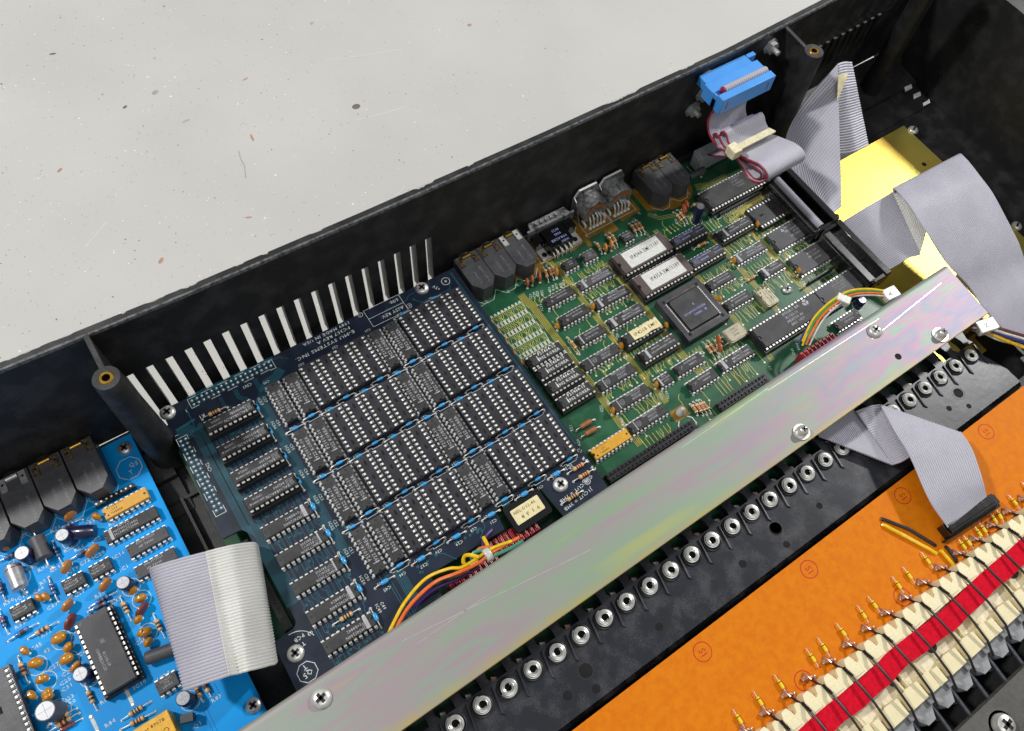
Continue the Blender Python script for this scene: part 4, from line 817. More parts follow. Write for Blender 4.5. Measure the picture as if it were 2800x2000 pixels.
q = MB(); h = 11.0; q.prism([(-h,-h),(h,-h),(h,h),(-h+1.2,h),(-h,h-1.2)], 2.8, 7.6, 0, [(-h+.5,-h+.5),(h-.5,-h+.5),(h-.5,h-.5),(-h+1.5,h-.5),(-h+.5,h-1.5)])
cpu = obj('processor_chip', q, 'chip_black', None, (pc[0],pc[1],-12), 0); tag(cpu, 'large square processor chip in a black socket in front of the white stickered chips', 'chip')
q = MB()
for tx, ty, hh, ss in (('NS32CG16V-10',1.6,-.4,1.5),('S8852',-.2,-3.4,1.5),('B',0,3.2,1.4)): pass
q.text('NS32CG16V-10', 7.6, -.6, 7.63, 1.5, 180); q.text('S8852', 3.2, -3.8+.6, 7.63, 1.5, 180); q.text('B', 2, 3, 7.63, 1.3, 180); q.line([(5.2,-3.4),(5.8,-4.6),(6.1,-3.2),(6.7,-4.4)], .25, 7.63)
obj('marking', q, 'print_blue', cpu, smooth=False)
# ---- passives on the main board
for p, a in (((65.3,-43.6,-9.0),60),((40.0,-43.5,-9.0),75),((94.5,-76.3,-9.0),60),((63.6,-73.1,-9.0),60),((66.1,-103.0,-9.0),60),((36.1,-102.6,-9.0),60),((189.8,-49.2,-9.0),60),((158.8,-62.2,-9.0),80),((188.8,-89.1,-9.0),75),((133.2,-78.7,-9.0),70),((64.2,-73.2,-9.0),70),((94.5,-76.2,-9.0),70),((185.8,0.7,-9.0),35)): bead(gm, p[0], p[1], 2.2, a, tall=5.0)
for p, m_, r_ in (((41.2,-10.7,-9.0),'disc_orange',2.5),((44.8,-10.5,-9.0),'disc_orange',2.6),((49.8,-10.8,-9.0),'disc_orange',3.1),((60.2,-13.4,-9.0),'disc_ochre',2.9),((95.7,-14.5,-9.0),'disc_ochre',2.7),((99.9,-14.6,-9.0),'disc_ochre',2.9),((159.6,-14.6,-9.0),'disc_orange',3.1),((156.3,-16.1,-9.0),'disc_orange',3.2),((114.2,-100.0,-9.0),'disc_orange',2.8),((111.6,-104.4,-9.0),'disc_orange',2.8)):
    disc_cap(gm, p[0], p[1], 70, r_, m_, 6.6, 1.1)
for pr in (((56.7,-5.0,-11.9),(53.7,-15.2,-11.9)),((59.1,-5.0,-11.9),(57.2,-15.4,-11.9)),((61.5,-5.0,-11.9),(59.1,-15.7,-11.9)),((94.0,-5.8,-11.9),(93.1,-15.4,-11.9)),((103.3,-5.0,-11.9),(102.1,-15.9,-11.9)),((106.1,-4.7,-11.9),(104.4,-16.3,-11.9)),((121.2,-5.7,-11.9),(119.7,-15.7,-11.9)),((123.8,-5.7,-11.9),(122.7,-16.5,-11.9)),((126.4,-5.8,-11.9),(124.8,-17.2,-11.9)),((150.9,-13.0,-11.9),(150.7,-25.1,-11.9)),((153.9,-12.9,-11.9),(153.4,-24.4,-11.9)),((107.1,-95.1,-11.9),(106.3,-107.5,-11.9)),((110.1,-95.7,-11.9),(109.2,-107.6,-11.9)),((41.6,-51.6,-11.9),(41.6,-63.9,-11.9)),((76.1,-121.8,-11.9),(75.5,-129.4,-11.9)),((78.6,-121.7,-11.9),(78.0,-131.3,-11.9)),((80.6,-122.2,-11.9),(80.3,-132.0,-11.9)),((82.4,-122.5,-11.9),(82.4,-132.5,-11.9)),((163.9,-15.6,-11.9),(170.4,-17.5,-11.9))):
    axial(gm, pr[0], pr[1], 'tan', 5.6, 1.15, random.choice([('brown','black','red'),('red','red','brown'),('brown','green','red') if 0 else ('brown','red','brown')]))
for pr in (((144.3,-42.2,-11.9),(155.5,-42.5,-11.9)),((153.9,-77.1,-11.9),(166.2,-77.3,-11.9))): axial(gm, pr[0], pr[1], 'tan', 6.2, 1.15, ('brown','black','red'))
for pr in (((12.8,-100.7,-11.9),(25.5,-101.0,-11.9)),((12.8,-105.5,-11.9),(25.2,-105.9,-11.9))): axial(gm, pr[0], pr[1], 'brown', 7.4, 1.5, ())
p = (159.9,-24.4,-9.0); electro(gm, p[0]-.5, p[1]-1.5, 2.9, 12, lean=(1.4,2.2))
p = (205.5,-126.1,-9.0); electro(gm, p[0], p[1], 2.6, 7)
def crystal(x0, x1, y, label_, rows, ang=0, rust=False):
    q = MB(); l = x1-x0; prof = fillet([(-l/2,-4.6),(l/2,-4.6),(l/2,4.6),(-l/2,4.6)], 1.3, {0,1,2,3}); q.prism(prof, .3, 4.0); q.prism([(a*.9,b_*.86) for a, b_ in prof], 4.0, 4.5)
    o = gm.part('crystal_can', cached(('xt',l), lambda: q.mesh('crystal_can', 'crystal_case')), (x0+x1)/2, y, 0, ang)
    w_ = MB()
    for i, (t_, dy) in enumerate(rows): w_.text(t_, 0, dy, 4.53, 1.15, 0, al='c')
    obj('marking', w_, 'print_black', o, smooth=False)
    l_ = MB(); [l_.tube([(-l/2+.5, s_*2.4, 1.6),(-l/2-2.6, s_*2.4, 1.2),(-l/2-3, s_*2.4, 0)], .25, 6) for s_ in (-1,1)]; obj('lead', l_, 'tin', o)
    if rust:
        g = MB(); random.seed(5)
        for i in range(26): g.lathe([(random.uniform(.4,1.4),0),(.2,random.uniform(.1,.4))], 8, (random.uniform(-l/2,-.5), random.uniform(-4,3.6), 4.35 if random.random() < .7 else 2))
        obj('rust_crust', g, 'tin_old', o)
    return o
x_ = (125.6,-101.6,-8.0); crystal(x_[0]-6.4, x_[0]+6.4, x_[1], '', (('NDK',2),('20.00',.2),('8744',-1.8)))
x_ = (158.7,-93.2,-8.0); crystal(x_[0]-6, x_[0]+6, x_[1], '', (('16.000MHz',.8),('MP-160',2.4),('CTS JAPAN',-1.2)), -90, True)
p = (175.0,-94.7,-11.0); screwhead(p[0], p[1], -12, 3.3, gm.o, gm.loc, ang=40)
p = (68.3,-123.0,-11.0); q = MB(); q.prism([(p[0]-5.5,p[1]-3.5),(p[0]+4.5,p[1]-3.5),(p[0]+4.5,p[1]+3.5),(p[0]-5.5,p[1]+3.5)], 0, .06); gm.obj('bare_patch', q, 'mask_mustard', smooth=False)
q = MB(); q.lathe([(2.6,0),(2.4,2.5),(1.6,3.6),(1.5,5.2),(.8,6)], 18, (p[0],p[1],0)); gm.obj('plastic_standoff', q, 'tube_clear')
# legends
for t_, p, a in (('C29',(38.8,-20.1,-12.0),60),('C28',(41.2,-20.2,-12.0),60),('C27',(43.4,-20.6,-12.0),60),('C22',(43.2,-20.6,-12.0),60),('R32',(46.0,-21.3,-12.0),60),('R31',(51.3,-21.6,-12.0),60),('R18',(53.6,-21.8,-12.0),60),('R17',(56.0,-21.9,-12.0),60),('R26',(58.7,-22.7,-12.0),60),('C26',(61.1,-22.1,-12.0),60)): K.text(t_, p[0], p[1], .05, 1.5, a+4)
for t_, p in (('IC33',(40.1,-29.8,-12.0)),('IC30',(65.5,-17.6,-12.0)),('IC23',(79.8,-17.3,-12.0)),('IC28',(93.4,-36.2,-12.0)),('IC29',(65.5,-32.7,-12.0)),('IC19',(93.4,-58.1,-12.0)),('IC16',(97.6,-70.5,-12.0)),('IC27',(65.2,-61.2,-12.0)),('IC26',(66.7,-69.0,-12.0)),('R19',(38.3,-60.9,-12.0)),('C18',(62.9,-81.1,-12.0)),('J7',(15.7,-8.8,-12.0)),('J6',(29.8,-9.3,-12.0)),('J5',(36.9,-8.1,-12.0)),('J4',(93.0,-0.8,-12.0)),('J3',(131.8,-3.5,-12.0)),('J2',(140.0,-9.7,-12.0)),('J1',(169.3,-7.4,-12.0)),('R33',(148.1,-21.7,-12.0)),('RN3',(167.8,-31.9,-12.0)),('R8',(144.3,-42.1,-12.0)),('IC10',(161.2,-43.3,-12.0)),('C5',(156.4,-63.2,-12.0)),('C3',(184.9,-50.2,-12.0)),('IC8',(169.2,-78.2,-12.0)),('IC2',(189.2,-85.8,-12.0)),('C2',(185.9,-90.3,-12.0)),('IC3',(188.5,-67.5,-12.0)),('R6',(156.4,-75.2,-12.0)),('CN1',(221.0,-98.6,-12.0)),('RN2',(187.4,-99.5,-12.0)),('IC36',(37.8,-89.8,-12.0)),('IC25',(68.8,-87.7,-12.0)),('IC22',(81.3,-106.2,-12.0)),('IC21',(81.7,-117.9,-12.0)),('IC18',(104.8,-118.3,-12.0)),('IC24',(68.5,-113.0,-12.0)),('IC37',(36.9,-119.1,-12.0)),('C17',(65.1,-111.7,-12.0)),('C22',(32.3,-99.9,-12.0)),('35',(38.0,-97.9,-12.0)),('R20',(10.2,-109.1,-12.0)),('R21',(11.7,-100.1,-12.0)),('RN1',(37.3,-112.4,-12.0)),('R13',(102.2,-103.2,-12.0)),('C6',(93.0,-79.0,-12.0)),('CN5',(149.0,-130.9,-12.0)),('C9',(130.5,-130.7,-12.0)),('RN4',(153.9,-129.7,-12.0))): K.text(t_, p[0], p[1], .05, 1.6, 68)
K.text('Q5', (68.2,-129.5,-12.0)[0], (68.2,-129.5,-12.0)[1], .05, 2.6, -60)
def octa(K_, x, y, r, wd=.35): K_.line([(x+r*math.cos(rad(a)), y+r*math.sin(rad(a))) for a in range(22, 400, 45)], wd, .045)
octa(K, (67.3,-130.5,-12.0)[0], (67.3,-130.5,-12.0)[1], 5.2, .5)
for x0, x1, y1, y0 in ((57.5,86.7,14,-2.2),(93.5,112.3,14,.8),(113,131.5,14,.8)): K.line([(x0,y1),(x0,y0),(x1,y0),(x1,y1)], .28, .045)
def jackline(K_, xs_, yb, yc, yf, w_=14.7):
    pts = []
    for x in xs_: pts += [(x,yc),(x+4.4,yf),(x+w_-4.4,yf),(x+w_,yc)]
    K_.line(pts, .28, .045)
jackline(K, (9.5,24.2,38.9), 14, -3.5, -8.5); K.line([(8,-8.5),(14,-8.5)], .28, .045); jackline(K, (141.2,155.9), 14, -3.5, -8.5)
K.line([(182,12),(182,4),(196,4)], .28, .045); K.line([(172,-29),(214,-29)], .28, .045); K.line([(172,-29),(172,-32),(210,-32)], .28, .045)
for ys in ((-31.6,-77.4),(-79.6,-122.6)): K.line([(209,ys[0]),(209,ys[1]),(213,ys[1])], .22, .045)
K.line([(186,-100),(186,-97.5),(210,-97.5),(210,-100),(186,-100)], .2, .045)
q = MB(); q.box(187,-99.4,0,209,-98.4,5.4); gm.obj('resistor_network', q, 'socket_black', smooth=False)
q = MB(); q.box(174,-31.2,0,208,-30,3.2); gm.obj('resistor_network', q, 'socket_black', smooth=False)
pn_ = MB()
for i in range(18): pn_.box(175+i*1.8-.2,-32.0,0,175+i*1.8+.2,-31.6,1.6)
stuff(gm.obj('pin', pn_, 'tin', smooth=False))
# edge strips of black header pins along the front of the main board
for (a, b_) in (((10.4,-130.5,-9.0),(69.8,-134.3,-9.0)),((87.3,-131.9,-9.0),(123.6,-133.3,-9.0))):
    x0, x1 = a[0], b_[0]; y = (a[1]+b_[1])/2; q = MB(); q.box(x0,y-2.6,0,x1,y+2.6,3.0); n = int((x1-x0)/2.54)
    hd = gm.obj('header_strip', q, 'socket_black', smooth=False); w_ = MB()
    for i in range(n):
        for dy in (-1.27,1.27): w_.box(x0+1.27+i*2.54-.7, y+dy-.7, 3.0, x0+1.27+i*2.54+.7, y+dy+.7, 4.0, 0); w_.box(x0+1.27+i*2.54-.32, y+dy-.32, 4.0, x0+1.27+i*2.54+.32, y+dy+.32, 4.05, 1)
    stuff(obj('contact_cell', w_.moved(-gm.loc[0],-gm.loc[1],0), ['socket_slate','hole_black'], hd, smooth=False))
finish(gm, ['trace_olive','trace_gold'])
# ================================================================== ANALOG BOARD (bright blue)
ab = Board('circuit_board', (-230,-60,-12), 'bright blue audio board with capacitors and three phone jacks at left')
q = MB(); q.box(-330,-220,-1.6,-182.0,20.4,0,0); ab.obj('board_panel', q, ['mask_blue'], smooth=False)
K = ab.silk; T = ab.tr
if 0: gz = MB(); gz.add([(x,y,.01) for x,y in ((-330,20.2),(-182.3,20.2),(-182.3,-5.6),(-203,-5.8),(-214,-11),(-330,-16))], [tuple(range(6))]); ab.obj('copper_pour', gz, 'mask_blue_dark', smooth=False)
for o_ in (0,1.6): T.line([(-196-o_,-113),(-196-o_,-118),(-203-o_,-121),(-203-o_,-132),(-201-o_,-150)], .22, .03); 
def A(x, y, n, **k): return chip(ab, x, y, n, **k)
chip(ab, 0,0, 16, L=21.6, key='rn1', rows=(('4116R-001',1.3,-4.6,1.6),('-103',1.3,-5.6,-.1),('*H8844',1.3,-4.8,-1.9)), mt='print_dark', mat_='network_ochre', name='resistor_network', bl=(-207.6,-18.2,-7.5))
chip(ab, 0,0, 20, L=25.4, key='h4', rows=(('P8918G',1.2,-3,1.7),('MM74HCT244N',1.2,-2.6,0,.9),('MC74HCT244N',1.2,-2.6,-1.7,.9)), stripe=(2.6,4.0), bl=(-211.3,-29.5,-8.0), mat_='chip_black')
chip(ab, 0,0, 16, L=19.2, key='pm', rows=(('PMI PM7524',1.2,-.4,1.2,.9),('HP T8943',1.2,-.8,-1.0,.9)), bl=(-205.0,-41.4,-8.0), mat_='chip_grey')
chip(ab, 0,0, 16, L=19.2, key='pm2', rows=(('PMI PM7524',1.2,-.4,1.2,.9),('HP T8948',1.2,-.8,-1.0,.9)), bl=(-205.6,-53.0,-8.0), mat_='chip_grey')
for p in ((-223.0,-41.5,-8.0), (-235.4,-41.4,-8.0), (-258.2,-40.6,-8.0)):
    chip(ab, 0,0, 8, L=10.0, key='opx', rows=(('88406',.9,-1.6,1.5),('TL082CN',.9,-1.4,.1),('88088522',.9,-1.6,-1.3),('S',2.2,1.6,-1.0)), bl=p, mat_='chip_black', name='amplifier_chip')
p = (-216.6,-107.8,-8.0); chip(ab, p[0]+4.2, p[1]+5.6, 8, L=9.6, rz=68-68, key='icl', rows=(('ICL8212',1.0,0,1.2),('CPA',1.0,0,-.2),('L8875C',1.0,0,-1.6)), mat_='chip_grey', name='amplifier_chip')
chip(ab, -228.2,-75.6, 28, wide=True, L=36.2, sock=True, own='large grey twenty eight pin chip standing in the middle of the blue board', rz=-90, key='cs', rows=(('81104-1P',1.3,4,-1.6,.9),('1349BB20CS3',1.3,3,-3.6,.9)), logo=('wave',-4,.2,1.3), mat_='chip_grey', name='converter_chip')
# big socketed chip at the left frame edge, pins towards the camera side
p = (-263.5,-76.3,-6.0)
o = ab.part('chip_socket', socket_mesh(28, True, 37, True, 'socket_slate'), -272.6, -77.5, 4, 90); stuff(link('contact', contacts_mesh(28, True), o))
def ax(c0, c1, kind='tan', **k): return axial(ab, c0, c1, kind, **k)
ax((-268.8,-62.3,-11.9), (-250.5,-46.2,-11.9)) if 0 else None
ax((-263.6,-46.4,-11.9), (-250.4,-46.2,-11.9), 'blue', bands=('brown',))
ax((-256.1,-50.2,-11.9), (-243.0,-50.4,-11.9), 'tan', bands=('violet','brown'))
ax((-232.4,-13.1,-11.9), (-232.3,-25.4,-11.9), 'blue', bands=('black','black')); ax((-239.7,-28.4,-11.9), (-239.5,-41.3,-11.9), 'blue', bands=('black','black'))
ax((-215.9,-54.4,-11.9), (-215.7,-67.1,-11.9), 'tan', bands=('brown','black')); ax((-206.7,-69.8,-11.9), (-206.1,-82.4,-11.9), 'tan', bands=('brown','black'))
ax((-229.2,-51.7,-11.9), (-216.5,-51.7,-11.9), 'blue', bands=('brown','black')); ax((-230.3,-53.3,-11.9), (-218.9,-54.4,-11.9), 'blue', bands=('brown',))
ax((-228.6,-26.1,-11.9), (-216.2,-25.8,-11.9), 'blue', bands=('brown',)); ax((-255.6,-9.5,-11.9), (-244.1,-10.4,-11.9), 'blue', bands=('brown','black'))
ax((-229.4,-9.6,-11.9), (-217.4,-10.2,-11.9), 'blue', bands=('brown','black'))
ax((-262.1,-55.2,-11.9), (-261.9,-68.3,-11.9), 'tan', bands=('brown','red')); ax((-242.2,-82.5,-11.9), (-241.9,-95.2,-11.9), 'tan', bands=('brown','black'))
ax((-261.4,-90.0,-11.9), (-249.0,-89.9,-11.9), 'tan', bands=('brown','brown','black')); ax((-261.1,-92.5,-11.9), (-248.8,-92.3,-11.9), 'tan', bands=('red','brown')); ax((-260.0,-94.6,-11.9), (-248.5,-95.0,-11.9), 'glass', r=.9, bands=())
ax((-234.7,-104.9,-11.9), (-221.9,-104.8,-11.9), 'tan', bands=('brown','brown','black')); ax((-236.6,-108.2,-11.9), (-221.9,-109.8,-11.9), 'tan', bands=('brown','brown','red'))
ax((-203.0,-107.5,-11.9), (-203.2,-116.8,-11.9), 'tan', bands=('brown',)); ax((-199.7,-107.4,-11.9), (-199.5,-116.8,-11.9), 'tan', bands=('brown',))
for i in range(2): ax((-258.1,-16.4,-11.9), (-258.9,-28.4,-11.9), 'blue', bands=('red','black')) if i == 0 else ax((-262.4,-30.8,-11.9), (-262.4,-43.5,-11.9), 'blue', bands=('red','black'))
for p, r_ in (((-227.6,-13.6,-9.0),3.2),((-245.3,-12.1,-9.0),3.4),((-212.7,-49.5,-9.0),3.2),((-242.2,-77.0,-9.0),3.3),((-210.0,-110.3,-9.0),3.3)): electro(ab, p[0]+2.4, p[1]-3.4, r_, 9, lean=(-.6,.6))
p = (-258.3,-84.2,-9.0); electro(ab, p[0]+2.6, p[1]-2.6, 4.4, 11, m='ferrite', lean=(-1.2,.2))
q = MB(); q.lathe([(3.0,-6),(3.4,-5.4),(3.4,3),(3.1,5.6),(3.2,6)], 20, (0,0,3.6), 0, 'x'); o = ab.part('electrolytic_capacitor', q.mesh('lying_can', 'can_sleeve'), (-219.0,-17.6,-9.0)[0], (-219.0,-17.6,-9.0)[1], 0, -28)
q = MB(); q.disc(0,0,2.9,0,0,20); q.v = [(-6.05, a, b_+3.6) for a, b_, c in q.v]; obj('can_top', q, 'can_top', o, smooth=False)
def lying(c0, c1, r, l, m, name, cap=None):
    x, y = (c0[0]+c1[0])/2, (c0[1]+c1[1])/2; a = math.degrees(math.atan2(c1[1]-c0[1], c1[0]-c0[0]))
    q = MB(); q.lathe([(r*.8,-l/2),(r,-l/2+.5),(r,l/2-.5),(r*.8,l/2)], 22, (0,0,r+.2), 0, 'x'); o = ab.part(name, q.mesh(name, m), x, y, 0, a)
    w_ = MB(); d = math.hypot(c1[0]-c0[0], c1[1]-c0[1])/2
    for s_ in (-1,1): w_.tube([(s_*l*.48,0,r+.2),(s_*(d-1),0,r+.2),(s_*d,0,r*.5),(s_*d,0,0)], .32, 6).lathe([(1.1,.02),(.5,.6)], 9, (s_*d,0,0))
    obj('lead', w_, 'tin', o)
    if cap: w2 = MB(); w2.lathe([(r*.5,l/2-.1),(r*.95,l/2-.9),(r*1.02,l/2-2.2),(r*1.0,l/2-2.3)], 22, (0,0,r+.2), 0, 'x'); w2.v = [(-a_, b_, c) for a_, b_, c in w2.v]; obj('end_cap', w2, cap, o)
    return o
lying((-237.2,-4.7,-10.0), (-236.9,-25.2,-10.0), 3.6, 12, 'ferrite', 'ferrite_bead'); lying((-215.8,-87.6,-10.0), (-204.0,-90.3,-10.0), 3.0, 13, 'ferrite', 'ferrite_bead')
lying((-250.5,-15.3,-10.0), (-250.5,-29.6,-10.0), 3.7, 12.4, 'steel', 'tantalum_capacitor', 'disc_rust')
for p, a, r_, m_ in (((-248.0,-4.4,-8.0),25,4.2,'disc_ochre'),((-218.3,-28.3,-8.0),25,3.8,'disc_ochre'),((-220.3,-6.3,-8.0),25,3.6,'disc_ochre'),((-230.6,-29.3,-9.0),40,3.4,'disc_ochre'),((-219.1,-46.6,-9.0),30,3.6,'disc_ochre'),((-236.2,-46.5,-9.0),30,3.2,'disc_ochre'),((-237.8,-53.9,-9.0),42,4.0,'disc_rust'),((-209.6,-66.2,-9.0),30,3.8,'disc_rust'),((-242.4,-74.2,-9.0),30,2.8,'disc_ochre')): disc_cap(ab, p[0], p[1], a, r_, m_, 6.4, 1.5)
for p, a, r_ in (((-245.4,-36.3,-9.0),-70,2.4),((-243.0,-37.3,-9.0),-70,2.4),((-209.7,-56.0,-9.0),30,2.3),((-208.1,-61.2,-9.0),0,2.9),((-212.6,-69.6,-9.0),30,2.3),((-244.3,-58.2,-9.0),0,3.6),((-242.2,-64.2,-9.0),30,2.6),((-258.3,-55.3,-9.0),-70,2.5),((-256.1,-63.0,-9.0),-20,3.4),((-244.6,-68.6,-9.0),0,3.3),((-256.0,-71.0,-9.0),-10,2.9),((-261.9,-74.9,-9.0),-70,2.5),((-256.3,-77.8,-9.0),30,2.7),((-256.5,-79.7,-9.0),30,2.7),((-212.1,-76.5,-9.0),0,3.1),((-212.7,-81.3,-9.0),30,2.5),((-210.8,-13.6,-9.0),-60,2.4),((-212.9,-76.0,-9.0),0,2.8)): bead(ab, p[0], p[1], r_, a, tall=5.4, flat=.7)
for p in ((-257.5,-63.4,-12.0), (-245.1,-58.6,-12.0), (-245.4,-69.1,-12.0), (-256.3,-71.9,-12.0), (-212.5,-76.3,-12.0), (-209.2,-60.7,-12.0), (-250.8,-21.8,-12.0)): K.ring(p[0]+.8, p[1], 4.0, 4.3, .05, n=28)
# relay at the lower frame edge
q = MB(); q.box(-9,-5,0,9,5,9.4); rl = ab.part('relay', q.mesh('relay', 'relay_yellow', False), (-222.2,-116.2,-6.0)[0]-2.2, (-222.2,-116.2,-6.0)[1]-2.4, 0, 0)
b_ = rl.modifiers.new('bevel','BEVEL'); b_.width = .0004; b_.segments = 2
q = MB(); q.text('Aromat 8907B', -7.6, 1.4, 9.45, 1.5, 0); q.text('5-DC3V', -6, -2.2, 9.45, 1.3, 0); q.ring(5.6,-2.6,.9,1.15,9.45,n=16); obj('lettering', q, 'print_dark', rl, smooth=False)
q = MB(); q.prism([(-2.6,-1.9),(2.6,-1.9),(2.6,1.5),(-2.6,1.5)], 1.5, 6.5); p = (-210.5,-120.5,-7.0); tr_ = ab.part('transistor', q.mesh('transistor', ['chip_grey'], False), p[0], p[1], 0, -20)
q = MB(); [q.tube([(i*1.27,0,1.6),(i*1.27,0,0)], .25, 6) for i in (-1,0,1)]; obj('lead', q, 'tin', tr_)
for p in ((-187.2,13.9,-10.0), (-185.7,-130.8,-10.0)): screwhead(p[0], p[1], -12, 3.7, ab.o, ab.loc, ang=30)
q = MB(); q.box(-9.8,-1.1,0,9.8,1.1,4.2); p = (-199.3,-7.1,-10.0); sh = ab.part('pin_strip', q.mesh('pin_strip','connector_black',False), p[0]-.4, p[1]-1.2, 0, 0); w_ = MB()
for i in range(8): w_.lathe([(.55,4.2),(.5,4.5),(.2,4.6)], 8, (-8.6+i*2.4,0,0))
stuff(obj('pin', w_, 'tin', sh)); K.line([(-213.4,-12.4),(-213.4,-9),(-191,-8.6),(-191,-5.4)], .3, .05) if 0 else None
octa(K, (-189.3,2.9,-12.0)[0], (-189.3,2.9,-12.0)[1], 6.2, .32); p = (-187.4,3.6,-12.0); K.text('Q5', p[0]-1.8, p[1]-.5, .05, 2.4, -8); K.text('T', p[0]-2.8, p[1]-4.2, .05, 2.2, 5)
jackline(K, (-257.3,-242.0,-227.0,-211.6), 14, -2.6, -8.5, 14.9)
for t_, p in (('J11',(-212.5,-2.3,-12.0)),('J10',(-228.3,-2.0,-12.0)),('J9',(-242.9,-1.7,-12.0)),('C74',(-216.1,-12.5,-12.0)),('C83',(-217.5,-14.6,-12.0)),('R74',(-231.6,-8.9,-12.0)),('C77',(-244.0,-4.1,-12.0)),('RN1',(-208.2,-20.3,-12.0)),('IC2',(-217.5,-23.9,-12.0)),('IC16',(-212.5,-36.6,-12.0)),('IC1',(-211.8,-43.7,-12.0)),('IC20',(-220.1,-31.6,-12.0)),('R55',(-229.8,-21.3,-12.0)),('R56',(-225.8,-23.6,-12.0)),('C72',(-226.1,-31.3,-12.0)),('C75',(-246.8,-20.8,-12.0)),('R93',(-242.7,-23.8,-12.0)),('C71',(-238.3,-27.0,-12.0)),('C70',(-252.9,-13.5,-12.0)),('IC19',(-232.7,-32.0,-12.0)),('IC19',(-255.4,-31.6,-12.0)),('R51',(-244.0,-30.1,-12.0)),('C66',(-247.8,-32.5,-12.0)),('C67',(-245.2,-42.9,-12.0)),('R34',(-225.6,-49.3,-12.0)),('C59',(-233.2,-44.0,-12.0)),('R33',(-220.5,-56.1,-12.0)),('R50',(-260.3,-30.6,-12.0)),('R36',(-259.5,-43.3,-12.0)),('R91',(-251.3,-53.0,-12.0)),('C45',(-256.9,-56.3,-12.0)),('42',(-252.6,-60.4,-12.0)),('C27',(-253.6,-68.7,-12.0)),('C25',(-251.5,-77.4,-12.0)),('C31',(-251.7,-80.2,-12.0)),('C23',(-252.9,-84.9,-12.0)),('R20',(-252.7,-87.3,-12.0)),('C8',(-240.3,-83.8,-12.0)),('R81',(-240.0,-94.2,-12.0)),('IC10',(-226.0,-96.3,-12.0)),('R84',(-241.7,-104.2,-12.0)),('C4',(-241.0,-59.6,-12.0)),('C4',(-240.8,-70.0,-12.0)),('C2',(-249.6,-74.3,-12.0)),('R83',(-200.2,-120.0,-12.0)),('IC24',(-216.1,-98.8,-12.0)),('Q1',(-210.8,-125.5,-12.0)),('C28',(-218.5,-79.1,-12.0))): K.text(t_, p[0], p[1], .05, 1.75, 4, sx=1.1)
for p0, p1 in (((-228.8,-94.7,-12.0),(-228.6,-101.5,-12.0)),((-245.1,-96.3,-12.0),(-244.8,-103.4,-12.0))): ab.tr.line([p0[:2], p1[:2]], 1.5, .03, 1); ab.pads.lathe([(1.1,0),(.6,.5)], 10, (p0[0],p0[1],.03)); ab.pads.lathe([(1.1,0),(.6,.5)], 10, (p1[0],p1[1],.03))
ab.obj('trace', ab.tr, ['mask_blue_dark','print_silk'], smooth=False)['kind'] = 'stuff'; ab.obj('silkscreen_print', ab.silk, 'print_silk', smooth=False)['kind'] = 'stuff'; ab.obj('solder_joint', ab.pads, 'solder')['kind'] = 'stuff'
# ================================================================== JACKS AND SOCKETS AT THE WALL (parts of the boards they are soldered to)
def jack(b, x0, w_=14.6, yb=19.6, lugs='tin', word='MEXICO', code='RN112PC'):
    zt = 13.0; ob = [(x0,-6.2+5.6),(x0+4.4,-6.2),(x0+w_-4.2,-6.2),(x0+w_,-6.2+4.6),(x0+w_,yb),(x0,yb)]
    cx, cy = x0+w_/2, 6; ins = lambda k: [(cx+(a-cx)*k, cy+(c_-cy)*(k*.5+.5)) for a, c_ in ob]
    m = MB(); m.prism(ob, 0, zt-1.8); m.prism(ins(.965), zt-1.8, zt-1.5, 1); m.prism(ob, zt-1.5, zt-.3, 0, ins(.975))
    o = b.obj('phone_jack', m, ['jack_plastic','hole_black'])
    o.data.materials[0] = MATS['jack_plastic']
    def lug(xc, m_):
        q = MB(); q.box(xc-1.5, yb-7.4, zt-.3, xc+1.5, yb-.6, zt+.12); q.box(xc-1.5, yb-7.7, zt-.3, xc+1.5, yb-7.3, zt+.5); q.disc(xc, yb-3.6, .65, zt+.14, 1, 12); obj('terminal_lug', q.moved(-b.loc[0],-b.loc[1],0), [m_,'hole_black'], o, smooth=False)
    lug(x0+2.6, 'tin_old' if lugs == 'old' else lugs); lug(x0+w_-2.8, lugs if lugs != 'old' else 'tin_old')
    q = MB(); q.lathe([(1.25,-2.6),(1.25,2.6)], 12, (x0+w_/2, yb-1.8, zt+.1), 0, 'x'); obj('terminal_barrel', q.moved(-b.loc[0],-b.loc[1],0), 'brass' if lugs != 'steel' else 'nickel', o)
    q = MB(); q.text(word, x0+5.2, 6.4, zt-.28, 1.35, -90, sx=1.1); q.text(code, x0+9.6, 8.4, zt-.28, 1.5, -90, sx=1.2); obj('moulded_lettering', q.moved(-b.loc[0],-b.loc[1],0), 'print_dim', o, smooth=False)
    # threaded bushing into the wall
    q = MB(); q.lathe([(5.6,yb),(5.6,yb+2)], 20, (x0+w_/2,0,6.6), 0, 'y'); obj('bushing', q.moved(-b.loc[0],-b.loc[1],0), 'socket_black', o)
    return o
for x in (9.5,24.2,38.9): jack(gm, x, lugs='old' if x != 38.9 else 'tin')
for x in (141.2,155.9): jack(gm, x, lugs='old', word='MEXICO', code='RN111P')
for x, l_ in ((-257.4,'tin_old'),(-242.2,'steel'),(-227.1,'old'),(-211.9,'old')): jack(ab, x+.2, 14.6, 22.6, l_, 'MEXICO', 'RN113RPC')
